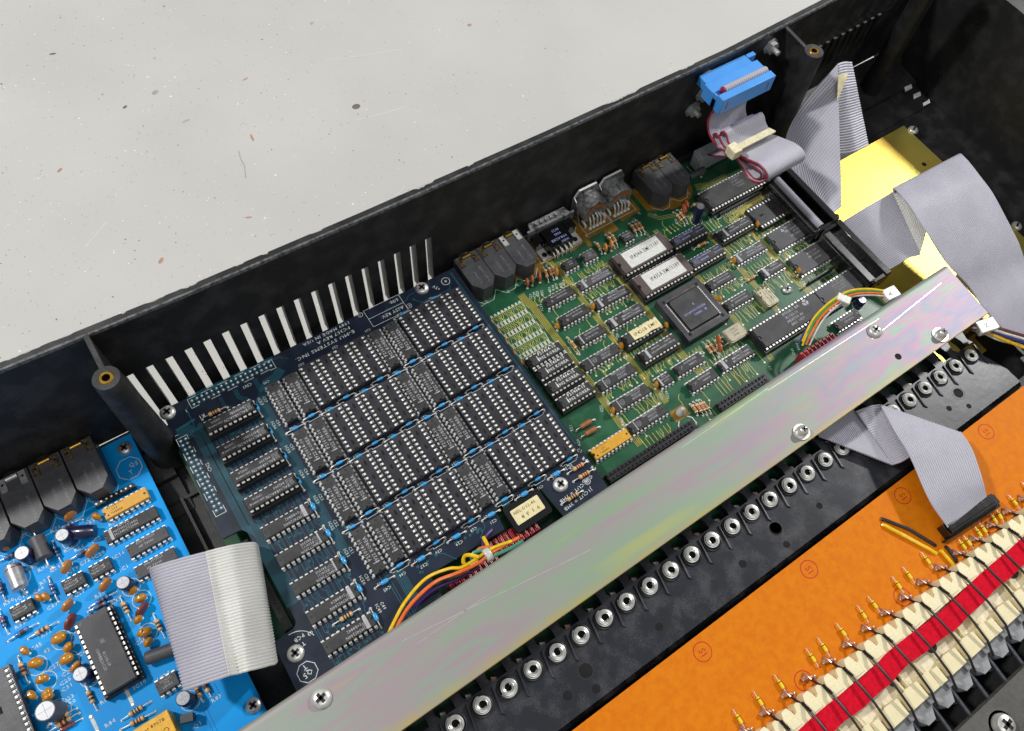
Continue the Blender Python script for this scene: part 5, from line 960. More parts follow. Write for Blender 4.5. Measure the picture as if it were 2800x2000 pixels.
# vertical serial socket with metal frame
def mo(x, y, z=0): return (x-gm.loc[0], y-gm.loc[1], z)
q = MB(); q.prism([(60,15.0),(88.6,14.6),(87.4,19.8),(61.6,20)], 2, 10.6); q.prism([(57.3,13.4),(90.4,12.8),(90.4,14.0),(57.3,14.6)], 0, 12.2); ds = gm.obj('serial_socket', q, 'steel_scuffed', smooth=False)
q = MB()
for i in range(5): q.lathe([(1.5,11.6),(1.3,12.1),(1.1,11.7)], 12, (66+i*3.6,17,0))
obj('contact_dimple', q.moved(-60,80,0), 'steel', ds)
q = MB(); q.hexa([(64,-1,.4),(81,-1.2,.4),(81,12.4,.4),(64,12.4,.4)], [(65,-1,9.6),(80.2,-1.2,9.6),(80.2,12.4,9.6),(65,12.4,9.6)]); q.box(58.6,6,.2,64,12.6,8.6); q.box(81,6,.2,87.4,12.4,8.6); obj('socket_body', q.moved(-60,80,0), 'glossy_black', ds, smooth=False)
q = MB()
for x0, x1 in ((59.2,65.2),(81.2,88)): q.box(x0,-1.6,.1,x1,6.2,.9); q.disc((x0+x1)/2, 1.6, 1.7, .93, 1, 16)
q.box(58.8,6.2,.1,65,13,4.4,0); q.box(81,6.2,.1,88.2,12.6,4.4)
obj('mounting_foot', q.moved(-60,80,0), ['tin','hole_black'], ds, smooth=False)
q = MB()
for i in range(9): q.tube([(66.4+i*1.6,-1,6 if i % 2 else 3.4),(66.4+i*1.6,-3.4,4.6 if i % 2 else 2),(66.4+i*1.6,-4.2 if i % 2 else -3.4,0)], .36, 6)
stuff(obj('pin', q.moved(-60,80,0), 'tin', ds))
q = MB(); q.text('8923', 76, 9.4, 9.63, 1.6, 180); q.text('M45', 75.6, 6.6, 9.63, 1.7, 180); q.text('09RA28B', 77.8, 3.4, 9.63, 1.8, 180); q.text('H4M', 77.6, .6, 9.63, 1.7, 180); obj('lettering', q.moved(-60,80,0), 'print_blue', ds, smooth=False)
# two round metal-shelled sockets
for x, y_ in ((103.2,14.6),(122.2,14.6)):
    q = MB(); q.lathe([(7.6,y_+4.4),(9.2,y_+4.2),(9.2,y_-6.5),(8.8,y_-7.2),(8.0,y_-7.3),(7.7,y_-7.0)], 28, (x,0,9.0), 0, 'y'); dn = gm.obj('round_socket', q, 'steel_scuffed')
    q = MB(); pp = [(-9.6,0),(9.6,0),(9.6,16),(6.5,21.5),(-6.5,21.5),(-9.6,16)]; q.v = [(x+a, y_+d, c) for d in (3.2,4.6) for a, c in pp]; q.f = [tuple(range(6)), tuple(range(11,5,-1))]+[(i,(i+1)%6,6+(i+1)%6,6+i) for i in range(6)]; q.m = [0,0]+[1]*6; q.hexa([(x-9.8,y_-5,0),(x-9.2,y_-5,0),(x-9.2,y_+4,0),(x-9.8,y_+4,0)], [(x-9.8,y_+1,15),(x-9.2,y_+1,15),(x-9.2,y_+4,17),(x-9.8,y_+4,17)], 0); q.m[-6+1] = 1; obj('shield_bracket', q.moved(-60,80,0), ['steel_scuffed','tin_bright'], dn, smooth=False)
    q = MB(); n = 18; vs = [(x+r*math.cos(math.pi*j/n), y_-7.25, 8.3+r*math.sin(math.pi*j/n)) for r in (5.0,7.5) for j in range(1,n)]; k = n-1; q.add(vs, [(j,j+1,k+j+1,k+j) for j in range(k-1)]); obj('insulator', q.moved(-60,80,0), 'orange_phenolic', dn, smooth=False)
    q = MB()
    for i, dx in enumerate((-5,-2.5,0,2.5,5)): q.tube([(x+dx*.8,y_-7,8.5-abs(dx)*.5),(x+dx,y_-9.6,7.2-abs(dx)*.4),(x+dx*1.05,y_-10.6,3),(x+dx*1.05,y_-10.8,0)], .55, 6).lathe([(1.3,.02),(1.1,.5),(.4,1.1)], 9, (x+dx*1.05,y_-10.8,0))
    q.tube([(x-7.6,y_-5,3),(x-7.6,y_-9,1.6),(x-7.6,y_-9,0)], .8, 6).tube([(x+7.6,y_-5,3),(x+7.6,y_-9,1.6),(x+7.6,y_-9,0)], .8, 6)
    stuff(obj('solder_leg', q.moved(-60,80,0), 'tin', dn))
q = MB(); q.lathe([(2.1,-6),(2.3,-5.5),(2.3,6),(2.0,6.2)], 16, (176.5,-1.4,10.2), 0, 'x'); gm.obj('grommet_sleeve', q, 'tube_grey')
# ================================================================== EDGE CONNECTORS AND RIBBON CABLES
def edgeconn(x0, x1, y0, y1, z1, label, tall):
    r = thing('ribbon_plug', ((x0+x1)/2,(y0+y1)/2,-12), label, 'connector', 'black ribbon plugs at the right edge of the green board'); ox, oy = (x0+x1)/2, (y0+y1)/2
    q = MB(); q.box(x0,y0,.3,x1,y1,z1+12-3); q.box(x0+.6,y0+1,z1+9,x0+5.6,y1-1,z1+11.2); obj('housing', q.moved(-ox,-oy,0), 'connector_black', r, bevel=.4)
    q = MB(); q.box(x1-5.4,y0-1.2,4,x1-1.2,y1+1.2,z1+12+tall); q.box(x0+1.5,y0-1.4,z1+6,x1-1,y0+1.2,z1+12+tall*.6); q.box(x0+1.5,y1-1.2,z1+6,x1-1,y1+1.4,z1+12+tall*.6); obj('strain_relief', q.moved(-ox,-oy,0), 'glossy_black', r, bevel=.4)
    return r
edgeconn(210.0, 228.0, -77, -31.4, 0, 'black ribbon plug with the raised clamp bar, nearest the rear wall', 6)
edgeconn(212.0, 228.6, -122.2, -79.6, 3, 'black ribbon plug nearest the coated steel bar', 2)
q = MB()
for i in range(34): q.lathe([(.4,0),(2.2,.12),(2.55,.63),(2.2,1.14),(.4,1.26)], 12, (216.2+ i*.02, -74.8+i*1.27, .6), 0, 'y')
rr = obj('ribbon_roll', q.moved(0,0,0), 'ribbon_grey'); rr.name = 'ribbon_cable_roll'
def rib(name, A_, B_, n, label, m=('ribbon_grey',), parent=None, **k):
    o = obj(name, ribbon(A_, B_, n, **k), list(m), parent)
    if label: tag(o, label, 'ribbon cable')
    return o
r3 = rib('ribbon_cable', [(259.5,-26.4,3.0),(253.9,-7.2,12.0),(264.1,-2.8,26.0),(278.0,-2.0,44.0)][0:0] or [(224.4,-28.0,4.0),(240.6,-11.8,10.0),(255.1,-5.0,24.0),(279.8,-0.9,42.0)], [(225.8,-71.4,4.0),(227.1,-72.2,4.5),(230.2,-72.4,5.0),(234.3,-71.9,6.0)], 34, 'tall grey ribbon cable folded to a point beside the screw post')
rr.parent = r3; rr.name = 'rolled_end'
rib('folded_tail', [(280.4,-0.4,41.0),(283.7,-0.8,41.5),(287.5,-1.7,41.0),(291.3,-2.9,40.0)], [(264.0,-39.3,4.0),(269.4,-42.6,5.0),(275.8,-44.6,6.0),(285.3,-44.9,6.0)], 34, None, parent=r3)
rib('tape_strip', [(272.2,-8.7,42.5),(276.3,-9.4,42.5),(280.9,-10.1,42.0)], [(265.1,-20.1,34.0),(265.8,-19.7,34.0),(266.5,-19.3,34.0)], 2, None, ('tape_stain',), parent=r3, thick=.2)
r4 = rib('ribbon_cable', [(228.0,-80.0,2.0),(234.2,-81.9,9.0),(243.7,-83.1,13.0),(261.7,-83.8,15.0)], [(227.0,-121.0,2.0),(232.5,-122.7,8.0),(238.2,-123.3,11.0),(245.3,-125.5,12.0)], 34, 'grey ribbon cable running from the front plug across the gold plate')
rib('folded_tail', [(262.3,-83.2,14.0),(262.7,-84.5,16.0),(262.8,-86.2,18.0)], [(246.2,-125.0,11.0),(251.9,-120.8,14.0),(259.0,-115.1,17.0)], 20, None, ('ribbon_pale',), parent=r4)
rib('ribbon_cable', [(263.1,-86.3,14.0),(260.1,-84.6,18.0),(258.0,-85.6,22.0),(253.1,-98.3,26.0),(250.4,-115.6,24.0),(251.3,-138.9,16.0),(258.1,-155.8,8.0),(257.4,-174.6,4.0),(261.2,-190.0,0.0),(270.7,-206.1,-4.0)], [(325.5,-88.5,14.0),(320.4,-86.7,18.0),(317.7,-88.6,22.0),(310.3,-105.9,26.0),(308.1,-121.5,24.0),(304.6,-147.9,16.0),(303.2,-163.8,8.0),(300.6,-181.8,4.0),(304.4,-194.7,0.0),(311.3,-205.0,-4.0)], 42, 'broad grey ribbon cable curving down over the gold plate to the right edge')
# blue plug on the wall and its bundled cable
bx0, bx1 = (172.2,-4.0,67.9)[0], (212.8,-4.0,65.5)[0]; bz1 = ((172.2,-4.0,67.9)[2]+(212.8,-4.0,65.5)[2])/2; bz0 = (175.6,-4.0,55.2)[2]
bp = thing('ribbon_plug', ((bx0+bx1)/2, 9, bz0), 'bright blue ribbon plug bolted to the inside of the case wall', 'connector'); ox, oy, oz = (bx0+bx1)/2, 9, bz0
q = MB(); q.box(bx0,-4,bz0,bx1,1,bz1); q.box(bx0,1,bz0,bx1,4.2,bz1-4); q.box(bx0,4.2,bz0,bx1,12.5,bz1-1.5); q.box(bx0,1,bz0,bx0+3,4.2,bz1-1); q.box(bx1-3,1,bz0,bx1,4.2,bz1-1); q.box(bx0+3,12.5,bz0+1.5,bx1-2,20.5,bz1-3.5)
obj('shell', q.moved(-ox,-oy,-oz), 'blue_plastic', bp, bevel=.4)
q = MB(); q.box(bx0+4,-4.06,bz0+3,bx0+5,-3.95,bz1-3); q.box(bx1-5,-4.06,bz0+3,bx1-4,-3.95,bz1-3); q.box(bx0+1,.9,bz1-3.9,bx0+3.2,4.3,bz1-.9); obj('slot', q.moved(-ox,-oy,-oz), 'wire_blue', bp, smooth=False)
for e0, e1 in ((bx1-2,bx1+4),): q = MB(); q.box(e0,17,bz0+2,e1,20,bz1-3); obj('ear', q.moved(-ox,-oy,-oz), 'blue_plastic', bp, bevel=.3)
q = MB()
for i in range(24): q.lathe([(.4,0),(2.0,.14),(2.3,.68),(2.0,1.22),(.4,1.36)], 12, (bx0+5+i*1.42-ox, 2.9-oy, bz1-.6-oz), 1 if i == 0 else 0, 'x')
obj('ribbon_roll', q, ['ribbon_grey','ribbon_red'], bp)
WX = 31.0
def xrib(name, pts, label=None, parent=None, n=25, wx=WX, k=8):
    return rib(name, pts, [(a+wx,b,c) for a, b, c in pts], n, label, ('ribbon_grey','ribbon_red'), parent, redge=0, k=k)
bc = xrib('ribbon_cable', [(178.0,4.1,48.4),(178.0,5.8,42.8),(178.0,5.2,35.8),(178.0,0.5,29.8),(178.0,-7.9,28.8),(178.0,-18.4,32.5)], 'grey ribbon cable with a crimson edge, looped and tied below the blue plug')
xrib('loop', [(178.0,-18.6,32.7),(178.0,-12.6,32.0),(178.0,-7.8,34.4),(178.0,-5.9,37.7),(178.0,-7.2,41.2),(178.0,-10.0,40.8),(178.0,-13.6,37.3),(178.0,-20.1,35.3)], parent=bc)
xrib('loop', [(177.0,-17.6,33.4),(177.0,-9.5,29.5),(177.0,-4.4,30.9),(177.0,-2.3,33.4),(177.0,-3.2,36.2),(177.0,-6.1,36.5),(177.0,-11.3,34.2),(177.0,-19.3,34.7)], parent=bc)
xrib('loop', [(178.0,-20.4,34.6),(178.0,-28.7,39.1),(178.0,-36.9,43.0),(178.0,-42.9,43.9),(178.0,-46.3,41.8),(178.0,-45.7,36.5),(178.0,-41.2,30.8),(178.0,-35.5,29.0),(178.0,-29.4,31.1),(178.0,-22.4,33.4)], parent=bc, k=6)
xrib('loop', [(179.5,-21.3,32.0),(179.5,-28.8,35.1),(179.5,-36.1,38.0),(179.5,-40.8,37.9),(179.5,-41.9,34.4),(179.5,-39.2,30.9),(179.5,-33.8,30.5),(179.5,-24.4,31.7)], parent=bc, k=6, wx=WX-2)
xrib('header_tail', [(178.0,-18.9,31.2),(180.0,-13.5,24.5),(182.0,-6.8,16.5),(184.0,1.1,8.8)], parent=bc, wx=28)
tc_ = (176.0,-20.6,41.2); tz = tc_[2]
q = MB(); a, b_ = (176.0,-17.6,38.9), (176.0,-22.9,41.0)
q.hexa([(175,a[1],a[2]-1),(207,a[1],a[2]-1),(207,b_[1],b_[2]-1),(175,b_[1],b_[2]-1)], [(175,a[1],a[2]+.5),(207,a[1],a[2]+.5),(207,b_[1],b_[2]+.5),(175,b_[1],b_[2]+.5)]); q.box(173.8,(a[1]+b_[1])/2-1.8,tz-7,175.2,(a[1]+b_[1])/2+1.8,tz+.6)
tie = obj('cable_tie', q.moved(-176,-a[1],-tz), 'tie_nylon', None, (176,a[1],tz), bevel=.3); tag(tie, 'cream nylon cable tie round the looped crimson edged ribbon', 'cable tie')
q = MB(); hcc = (173.0,-22.5,42.5); q.box(-3.2,-3.6,-3.4,2.8,3.6,3.2); q.moved(hcc[0]-176, hcc[1]-a[1], hcc[2]-tz+.4); obj('tie_head', q, 'tie_nylon', tie, bevel=.5)
q = MB(); q.box(183.6,3.4,-11,214,11.6,2.6); q.box(182.6,4.4,-9,183.6,10.6,1.6); hg = obj('header_plug', q.moved(-198,-7,12), 'header_grey', None, (198,7,-12), bevel=.4); tag(hg, 'light grey header plug on the green board where the looped ribbon ends', 'connector')
# grey ribbon arched over the blue board
ab_r = rib('ribbon_cable', [(-195.9,-60.7,6.0),(-196.1,-59.0,12.0),(-192.0,-61.9,20.0),(-181.6,-66.4,25.0),(-171.4,-70.6,28.0)], [(-202.4,-112.6,6.0),(-203.4,-114.2,12.0),(-201.7,-116.5,19.0),(-193.4,-120.0,25.0),(-184.3,-123.0,28.0)], 40, 'broad grey ribbon cable arched over the right end of the blue board', k=5)
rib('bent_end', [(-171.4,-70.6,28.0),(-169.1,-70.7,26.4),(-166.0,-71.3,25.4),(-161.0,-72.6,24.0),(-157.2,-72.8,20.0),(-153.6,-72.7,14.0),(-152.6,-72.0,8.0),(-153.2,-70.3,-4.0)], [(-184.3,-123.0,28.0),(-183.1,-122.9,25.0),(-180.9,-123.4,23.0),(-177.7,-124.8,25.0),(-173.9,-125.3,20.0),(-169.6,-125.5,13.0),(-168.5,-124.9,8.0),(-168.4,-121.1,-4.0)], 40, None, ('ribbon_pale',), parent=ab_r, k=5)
cr = MB(); cr.tube([(-171.5,-70.5,27.6), (-175.8,-86.6,27.7), (-179.6,-103.0,27.7), (-184.3,-122.8,27.6)], .28, 5); obj('crease', cr, 'ribbon_pale', ab_r)
# dusty socket strip between the boards and the small resistor below the notch
q = MB(); q.box(-160,-112,-11.8,-155.8,-64,-3); dk = obj('header_strip', q, 'connector_black'); dk.parent = gm.o; dk.location = (-gm.loc[0]*S, -gm.loc[1]*S, 12*S)
q = MB(); q.lathe([(3,0),(2.5,1.4),(1,2.2)], 9, (0,0,0), sq=.7); c_ = (-151.7,65.5,0.0)
# ================================================================== WIRES
def wire(name, pts, m, r=.75, label=None, parent=None, cat='wire', group=None):
    o = obj(name, MB().tube(smoothpath(pts, 6), r, 8), m, parent)
    if label: tag(o, label, cat, group)
    return o
lo_ = thing('wire_loom', (-60,-135,4), 'loose yellow and orange wires looping out from under the steel bar at left', 'wires')
def W_(pts, m, parent, l0, r=.78): obj('wire', MB().tube(smoothpath([(a-l0[0], b-l0[1], c-l0[2]) for a, b, c in pts], 6), r, 8), m, parent)
L0 = (-60,-135,4)
W_([(-125.4,-143.4,10.0),(-117.1,-137.5,9.0),(-107.6,-132.0,8.0),(-95.3,-128.4,7.0),(-84.6,-130.2,7.0),(-79.1,-133.2,8.0),(-72.3,-134.4,12.0),(-63.5,-134.7,14.0),(-53.7,-136.9,14.0)], 'wire_yellow', lo_, L0, .8)
W_([(-123.9,-145.1,9.0),(-115.3,-138.8,8.0),(-105.5,-134.2,7.0),(-92.6,-131.9,6.0),(-82.1,-134.2,7.0),(-72.5,-136.4,11.0),(-63.3,-136.1,13.0),(-49.7,-137.1,13.0)], 'wire_orange', lo_, L0, .9)
W_([(-70.5,-134.7,13.0),(-73.4,-131.3,12.0),(-75.4,-129.8,9.0),(-77.1,-131.9,7.0),(-75.2,-134.4,6.0),(-70.7,-135.3,8.0)], 'wire_yellow', lo_, L0, .95)
W_([(-73.4,-132.5,8.0),(-70.8,-130.8,9.0),(-66.2,-132.9,10.0),(-63.4,-136.3,11.0)], 'wire_teal', lo_, L0, .95)
W_([(-70.2,-131.3,8.0),(-67.6,-130.8,9.0),(-63.7,-132.5,9.0),(-62.4,-135.5,9.0)], 'wire_orange', lo_, L0, .95)
W_([(-65.5,-131.0,5.0),(-63.2,-127.5,4.0),(-60.3,-125.6,2.0),(-56.3,-124.3,0.0)], 'wire_violet', lo_, L0, .9); W_([(-64.4,-133.2,8.0),(-63.2,-130.6,7.0),(-62.5,-126.2,5.0)], 'wire_yellow', lo_, L0, .95)
W_([(-106.5,-135.7,4.0),(-93.8,-133.9,3.0),(-81.2,-136.1,3.0),(-71.6,-136.8,5.0)], 'wire_violet', lo_, L0, .9); W_([(-64.6,-138.0,14.0),(-61.0,-138.7,14.0),(-55.4,-139.5,14.0),(-49.2,-139.5,13.0)], 'wire_teal', lo_, L0, .95)
tb = MB(); p = (-66.5,-136.0,13.0); tb.lathe([(3.0,-1.6),(3.3,-1.2),(3.3,1.2),(3.0,1.6)], 16, (p[0]-L0[0],p[1]-L0[1],p[2]-L0[2]), 0, 'x'); obj('wire_tie', tb, 'tube_clear', lo_)
q = MB()
for i in range(9): q.box(i*3.0, -4.2, 0, i*3.0+2.4, 4.2, 9); q.box(i*3.0+.8,-3,9,i*3.0+1.6,3,9.6)
for (c, a) in (((-58.7,-130.1,-4.0),0),((-84.0,-135.7,-4.0),0),((148.7,-135.0,-3.0),0)):
    o = obj('terminal_block', q, 'terminal_red', gm.o, (c[0]-gm.loc[0]-3, c[1]-gm.loc[1]-2, .2), smooth=False, bevel=.4)
l2 = thing('wire_loom', (180,-128,8), 'bundle of coloured wires arching over the large chip towards the steel bar', 'wires'); L2 = (180,-128,8)
base = [(214.1,-138.5,11.0),(206.0,-133.9,13.0),(196.8,-128.4,15.0),(188.8,-124.2,15.0),(181.3,-122.4,14.0),(170.7,-122.6,13.0),(160.5,-124.3,11.0),(152.5,-127.7,8.0),(147.1,-131.0,4.0)]
for i, (m_, dy, dz, sh) in enumerate((('wire_yellow',1.3,.6,0),('wire_green',.2,.5,.4),('wire_orange',-1.3,.4,1),('wire_white',-2.3,-.6,4.4),('wire_blue',1.6,-1.4,-1.2),('wire_yellow',-.4,-.6,-.8))):
    W_([(a+math.sin(j*.9+i)*.4+(sh*.7 if j > 3 else sh*.1), b+dy, c+dz) for j, (a, b, c) in enumerate(base)], m_, l2, L2, .66)
def sleeve(c, sx, sy, sz, ang, parent, l0, txt):
    q = MB(); q.box(-sx/2,-sy/2,-sz/2,sx/2,sy/2,sz/2); q.text(txt, 0, -sy*.2, sz/2+.03, 2.4, 90, 1); o = obj('sleeve', q, ['tube_clear','print_black'], parent, (c[0]-l0[0],c[1]-l0[1],c[2]-l0[2]), ang)
    b = o.modifiers.new('bevel','BEVEL'); b.width = .0006; b.segments = 2; b.limit_method = 'ANGLE'; return o
sleeve((208.2,-135.7,12.5), 10, 7.5, 4, -6, l2, L2, 'A'); sleeve((180.7,-123.9,13.0), 5.5, 8, 4.4, 30, l2, L2, '')
l3 = thing('wire_loom', (255,-170,12), 'bundle of brown, white, blue and yellow wires leaving the right end of the steel bar', 'wires'); L3 = (255,-170,12)
for m_, a, b_, z_ in (('wire_brown',(1400,1478),(1750,1560),13),('wire_white',(1395,1492),(1750,1580),12),('wire_blue',(1390,1505),(1750,1605),11),('wire_yellow',(1290,1500),(1720,1650),9),('wire_white',(1380,1520),(1730,1680),7)):
    a0 = mkp(a) if 0 else None
for m_, pts in (('wire_brown',[(233.8,-176.1,14.0),(243.9,-183.9,14.0),(249.9,-191.1,14.0),(263.7,-205.5,12.0)]),('wire_white',[(233.7,-176.9,13.0),(243.3,-184.7,13.0),(249.4,-192.2,13.0),(263.3,-206.6,11.0)]),('wire_blue',[(233.9,-177.5,12.0),(242.7,-185.2,12.0),(248.8,-193.5,12.0),(262.4,-208.1,10.0)]),('wire_yellow',[(235.4,-177.6,10.0),(242.1,-184.3,10.0),(246.7,-192.7,10.0),(259.8,-209.8,8.0)]),('wire_white',[(240.8,-180.6,8.0),(245.0,-189.4,8.0),(252.1,-197.9,8.0),(262.4,-209.2,6.0)])): W_(pts, m_, l3, L3, 1.0)
sleeve((241.1,-180.9,13.0), 13, 8, 4.4, -14, l3, L3, 'N')
# ================================================================== COATED STEEL BAR
q = MB(); yb = lambda x: -142.4+(x+330)*.0032; yf = lambda x: -180.6+(x+330)*.0070
secs = []
for x, dx in ((-330,0),(-200,0),(-100,0),(0,0),(100,0),(200,0),(242,1)):
    B_, F_ = yb(x), yf(x); e = lambda t: 244-3.3*t if dx else x
    prof = [(F_,21.9),(F_+.25,22.15),(F_+.9,22.15),(B_-4.2,22.15),(B_-3.2,22.15),(B_-2.6,22.13)]+[(B_-2.6+2.6*math.sin(a*.314), 19.55+2.6*math.cos(a*.314)) for a in range(1,6)]+[(B_,9),(B_-1.2,9),(B_-1.2,19.4),(B_-2.8,20.9),(F_,20.6)]
    secs.append([(e(min(1,max(0,(B_-y)/(B_-F_)))), y, z) for y, z in prof])
n = len(secs[0]); q.v = [p for s_ in secs for p in s_]
for i in range(len(secs)-1):
    for j in range(n): q.f.append((i*n+j, i*n+(j+1)%n, (i+1)*n+(j+1)%n, (i+1)*n+j)); q.m.append(1 if j == n-1 else 0)
q.f.append(tuple((len(secs)-1)*n+j for j in range(n))); q.m.append(0)
bar = obj('steel_bar', q, ['zinc_plating','edge_tan'], None); tag(bar, 'long steel bar with iridescent zinc plating crossing over the boards', 'metal bar')
for p, w_, h_ in (((175.0,-149.9,23.0),0,2.2),((-157.5,-150.3,23.0),0,2.2)): screwhead(p[0], p[1], 22.2, 4.3, bar, (0,0,0), m='nickel', hgt=h_, ang=15)
for p in ((205.2,-171.5,24.0), (98.5,-172.0,24.0)): screwhead(p[0], p[1], 22.9, 3.0, bar, (0,0,0), m='nickel', washer=4.4, hgt=4.2, ang=50)
q = MB(); p = (174.8,-168.3,22.2); q.disc(p[0], p[1], 1.9, 22.19, n=20); obj('hole', q, 'hole_black', bar, smooth=False)
for (a, b_, w_, m_) in (((99.5,-145.1,22.2),(182.6,-145.6,22.2),.25,0),((-118.7,-148.9,22.2),(-27.1,-161.6,22.2),.2,0),((-114.1,-153.4,22.2),(-75.3,-152.7,22.2),.15,0),((170.2,-152.6,22.2),(231.8,-148.1,22.2),.3,0),((100.3,-144.2,22.2),(40.4,-145.3,22.2),.22,0)): q = MB(); q.line([a[:2], b_[:2]], w_, 22.2); obj('scratch', q, 'nickel', bar, smooth=False)
# ================================================================== KEY BED: black tray with springs, orange contact board, cream holders
tray = thing('spring_tray', (0,-200,0), 'black plastic tray holding a long row of coil springs', 'tray')
SX = [229.3-13.13*k if k < 17 else 19.2-13.5*(k-16) for k in range(34)]
ORD = ['first','second','third','fourth','fifth','sixth','seventh','eighth','ninth','tenth','eleventh','twelfth','thirteenth','fourteenth','fifteenth','sixteenth','seventeenth','eighteenth','nineteenth','twentieth','twenty first','twenty second','twenty third','twenty fourth','twenty fifth','twenty sixth','twenty seventh','twenty eighth','twenty ninth']
q = MB(); te = [(-330,-182.6),(229,-182.6),(236,-189),(242.5,-206),(243,-215.4),(-330,-215.4)]
q2 = MB(); q2.hexa([(-330,-218.8,-8),(243.4,-218.8,-8),(243,-215.4,-8),(-330,-215.4,-8)], [(-330,-217.6,-2.6),(243.2,-217.6,-2.6),(243,-215.4,-.5),(-330,-215.4,-.5)]); obj('front_slope', q2.moved(0,200,0), 'connector_black', tray, smooth=False)
q.prism(te[::-1], -6, -.4)
q.prism([(-330,-216.2),(243.6,-214.4),(244,-219.8),(-330,-219.8)][::-1], -9, -1.6) if 0 else None
obj('tray_plate', q.moved(0,200,0), 'tray_black', tray, bevel=.5)
for x in SX:
    f_ = MB(); pts = [(3.4,-182.7),(3.6,-179),(2.4,-175),(4.0,-171),(3.4,-166),(3.4,-150),(7.4,-150),(7.4,-168),(8.8,-175),(7.6,-180),(9.4,-182.7)]
    f_.prism([(x+a, b_) for a, b_ in pts][::-1], -6, -.45); f_.lathe([(5.2,-.5),(4.9,.35),(4.4,.5),(4.2,-.3)], 20, (x,-188.3,0))
    obj('finger', f_.moved(0,200,0), 'tray_black', tray)
    rg = MB(); rg.hexa([(x+5.2,-196,-.6),(x+6.6,-198,-.6),(x+8.6,-184,-.6),(x+7.2,-184,-.6)], [(x+5.6,-195.6,.5),(x+6.4,-197,.3),(x+8.2,-184.4,.6),(x+7.6,-184,.6)]); obj('ridge', rg.moved(0,200,0), 'tray_black', tray)
    if x > -128:
        s_ = MB(); pts = []
        for j in range(96):
            t_ = j/95; a = t_*math.pi*2*3.6; r_ = 4.0-2.35*t_; pts.append((r_*math.cos(a), r_*math.sin(a), .95+.9*math.sin(t_*2.6)))
        s_.tube(pts, .40, 8); i_ = SX.index(x)
        sp_ = link('coil_spring', cached(('spring',), lambda: s_.mesh('coil_spring', 'nickel')), None, (x+random.uniform(-.3,.3),-188.3+random.uniform(-.3,.3),0), random.uniform(0,360)); tag(sp_, 'coil spring in the black tray, '+ORD[i_]+' from the right end of the row', 'spring', 'coil springs in the black tray')
        c_ = MB(); c_.disc(0,0,4.1,.36,n=20); sp_b = obj('spring_well', c_, 'hole_black', tray, (x,11.7,0), smooth=False)
    if x > -128:
        hk = MB(); a_ = random.uniform(-.5,.5); hk.hexa([(x-4.6+a_,-182.4,-6),(x-1.6+a_,-183.6,-6),(x-.6+a_,-180.6,-6),(x-3.6+a_,-179.4,-6)], [(x-4.2+a_,-182.4,-3.5),(x-2+a_,-183.2,-3.5),(x-1.2+a_,-181.4,-3.5),(x-3.4+a_,-180.2,-3.5)]); o = obj('key_hook', hk.moved(0,200,0), 'clip_metal' if i_ % 3 == 0 else 'tube_clear', tray)
for p, r_ in (((205.7,-200.7,0.0),2.9),((193.7,-204.4,0.0),1.6),((204.7,-209.6,0.0),1.5),((92.0,-205.0,0.0),1.7),((64.7,-200.9,0.0),3.0),((-55.2,-202.1,0.0),3.2),((-14.9,-205.8,0.0),1.9),((-55.7,-211.1,0.0),2.0),((-68.2,-206.1,0.0),2.1),((64.3,-201.4,0.0),3.4),((63.7,-210.4,0.0),1.8),((38.4,-205.4,0.0),2.0),): h_ = MB(); h_.disc(p[0], p[1]+200, r_, -.36, n=20); obj('hole', h_, 'hole_black', tray, smooth=False)
for p in ((205.7,-200.7,0.0), (-55.2,-202.1,0.0), (64.3,-201.4,0.0)): g_ = MB(); g_.ring(p[0], p[1]+200, 3.5, 4.0, -.35, n=24); obj('ring_mark', g_, 'socket_slate', tray, smooth=False)
ob_ = MB(); ob_.prism([(-330,-219.4),(238.4,-218.3),(262,-221),(262,-266),(262,-300),(-330,-300)][::-1], .6, 2.4)
ob = thing('contact_board', (100,-240,1), 'bright orange key contact board with red stamps and small yellow diodes', 'circuit board'); OB = (100,-240,1)
obj('board_panel', ob_.moved(-100,240,-1), 'orange_board', ob, smooth=False)
q = MB()
for p, s_ in (((63.6,-225.8,2.4),1),((93.8,-261.5,2.4),1),((26.1,-262.1,2.4),1),((160.0,-261.5,2.4),1),((199.0,-225.4,2.4),1),((131.9,-225.3,2.4),1),((-5.5,-225.9,2.4),1)):
    x, y = p[0]-100, p[1]+240; q.ring(x, y, 4.1, 4.6, 1.43, n=40)
    q.text('SI', x-1.7, y, 1.44, 3.4, -92, 0, 'c', 1.0)
obj('stamp', q, 'print_red', ob, smooth=False)
def diode(a, b_):
    l = math.hypot(b_[0]-a[0], b_[1]-a[1]); an = math.degrees(math.atan2(b_[1]-a[1], b_[0]-a[0])); l = round(l*2)/2
    def f1(): q = MB(); q.lathe([(.4,-2.1),(.85,-1.9),(.85,-1.2),(.86,-1.19),(.86,-.8),(.85,-.79),(.85,1.9),(.4,2.1)], 10, (0,0,1.2), 0, 'x', [0,0,1,1,1,0,0]); return q.mesh('diode', ['diode_yellow','band_black'])
    def f2():
        q = MB(); [q.tube([(s_*1.6,0,1.2),(s_*(l/2-.5),0,1.1),(s_*l/2,0,.1)], .24, 6) for s_ in (-1,1)]; return q.mesh('lead', 'tin')
    o = link('diode', cached(('dio',), f1), ob, ((a[0]+b_[0])/2-100, (a[1]+b_[1])/2+240, 1.4), an); link('lead', cached(('diol',l), f2), o)
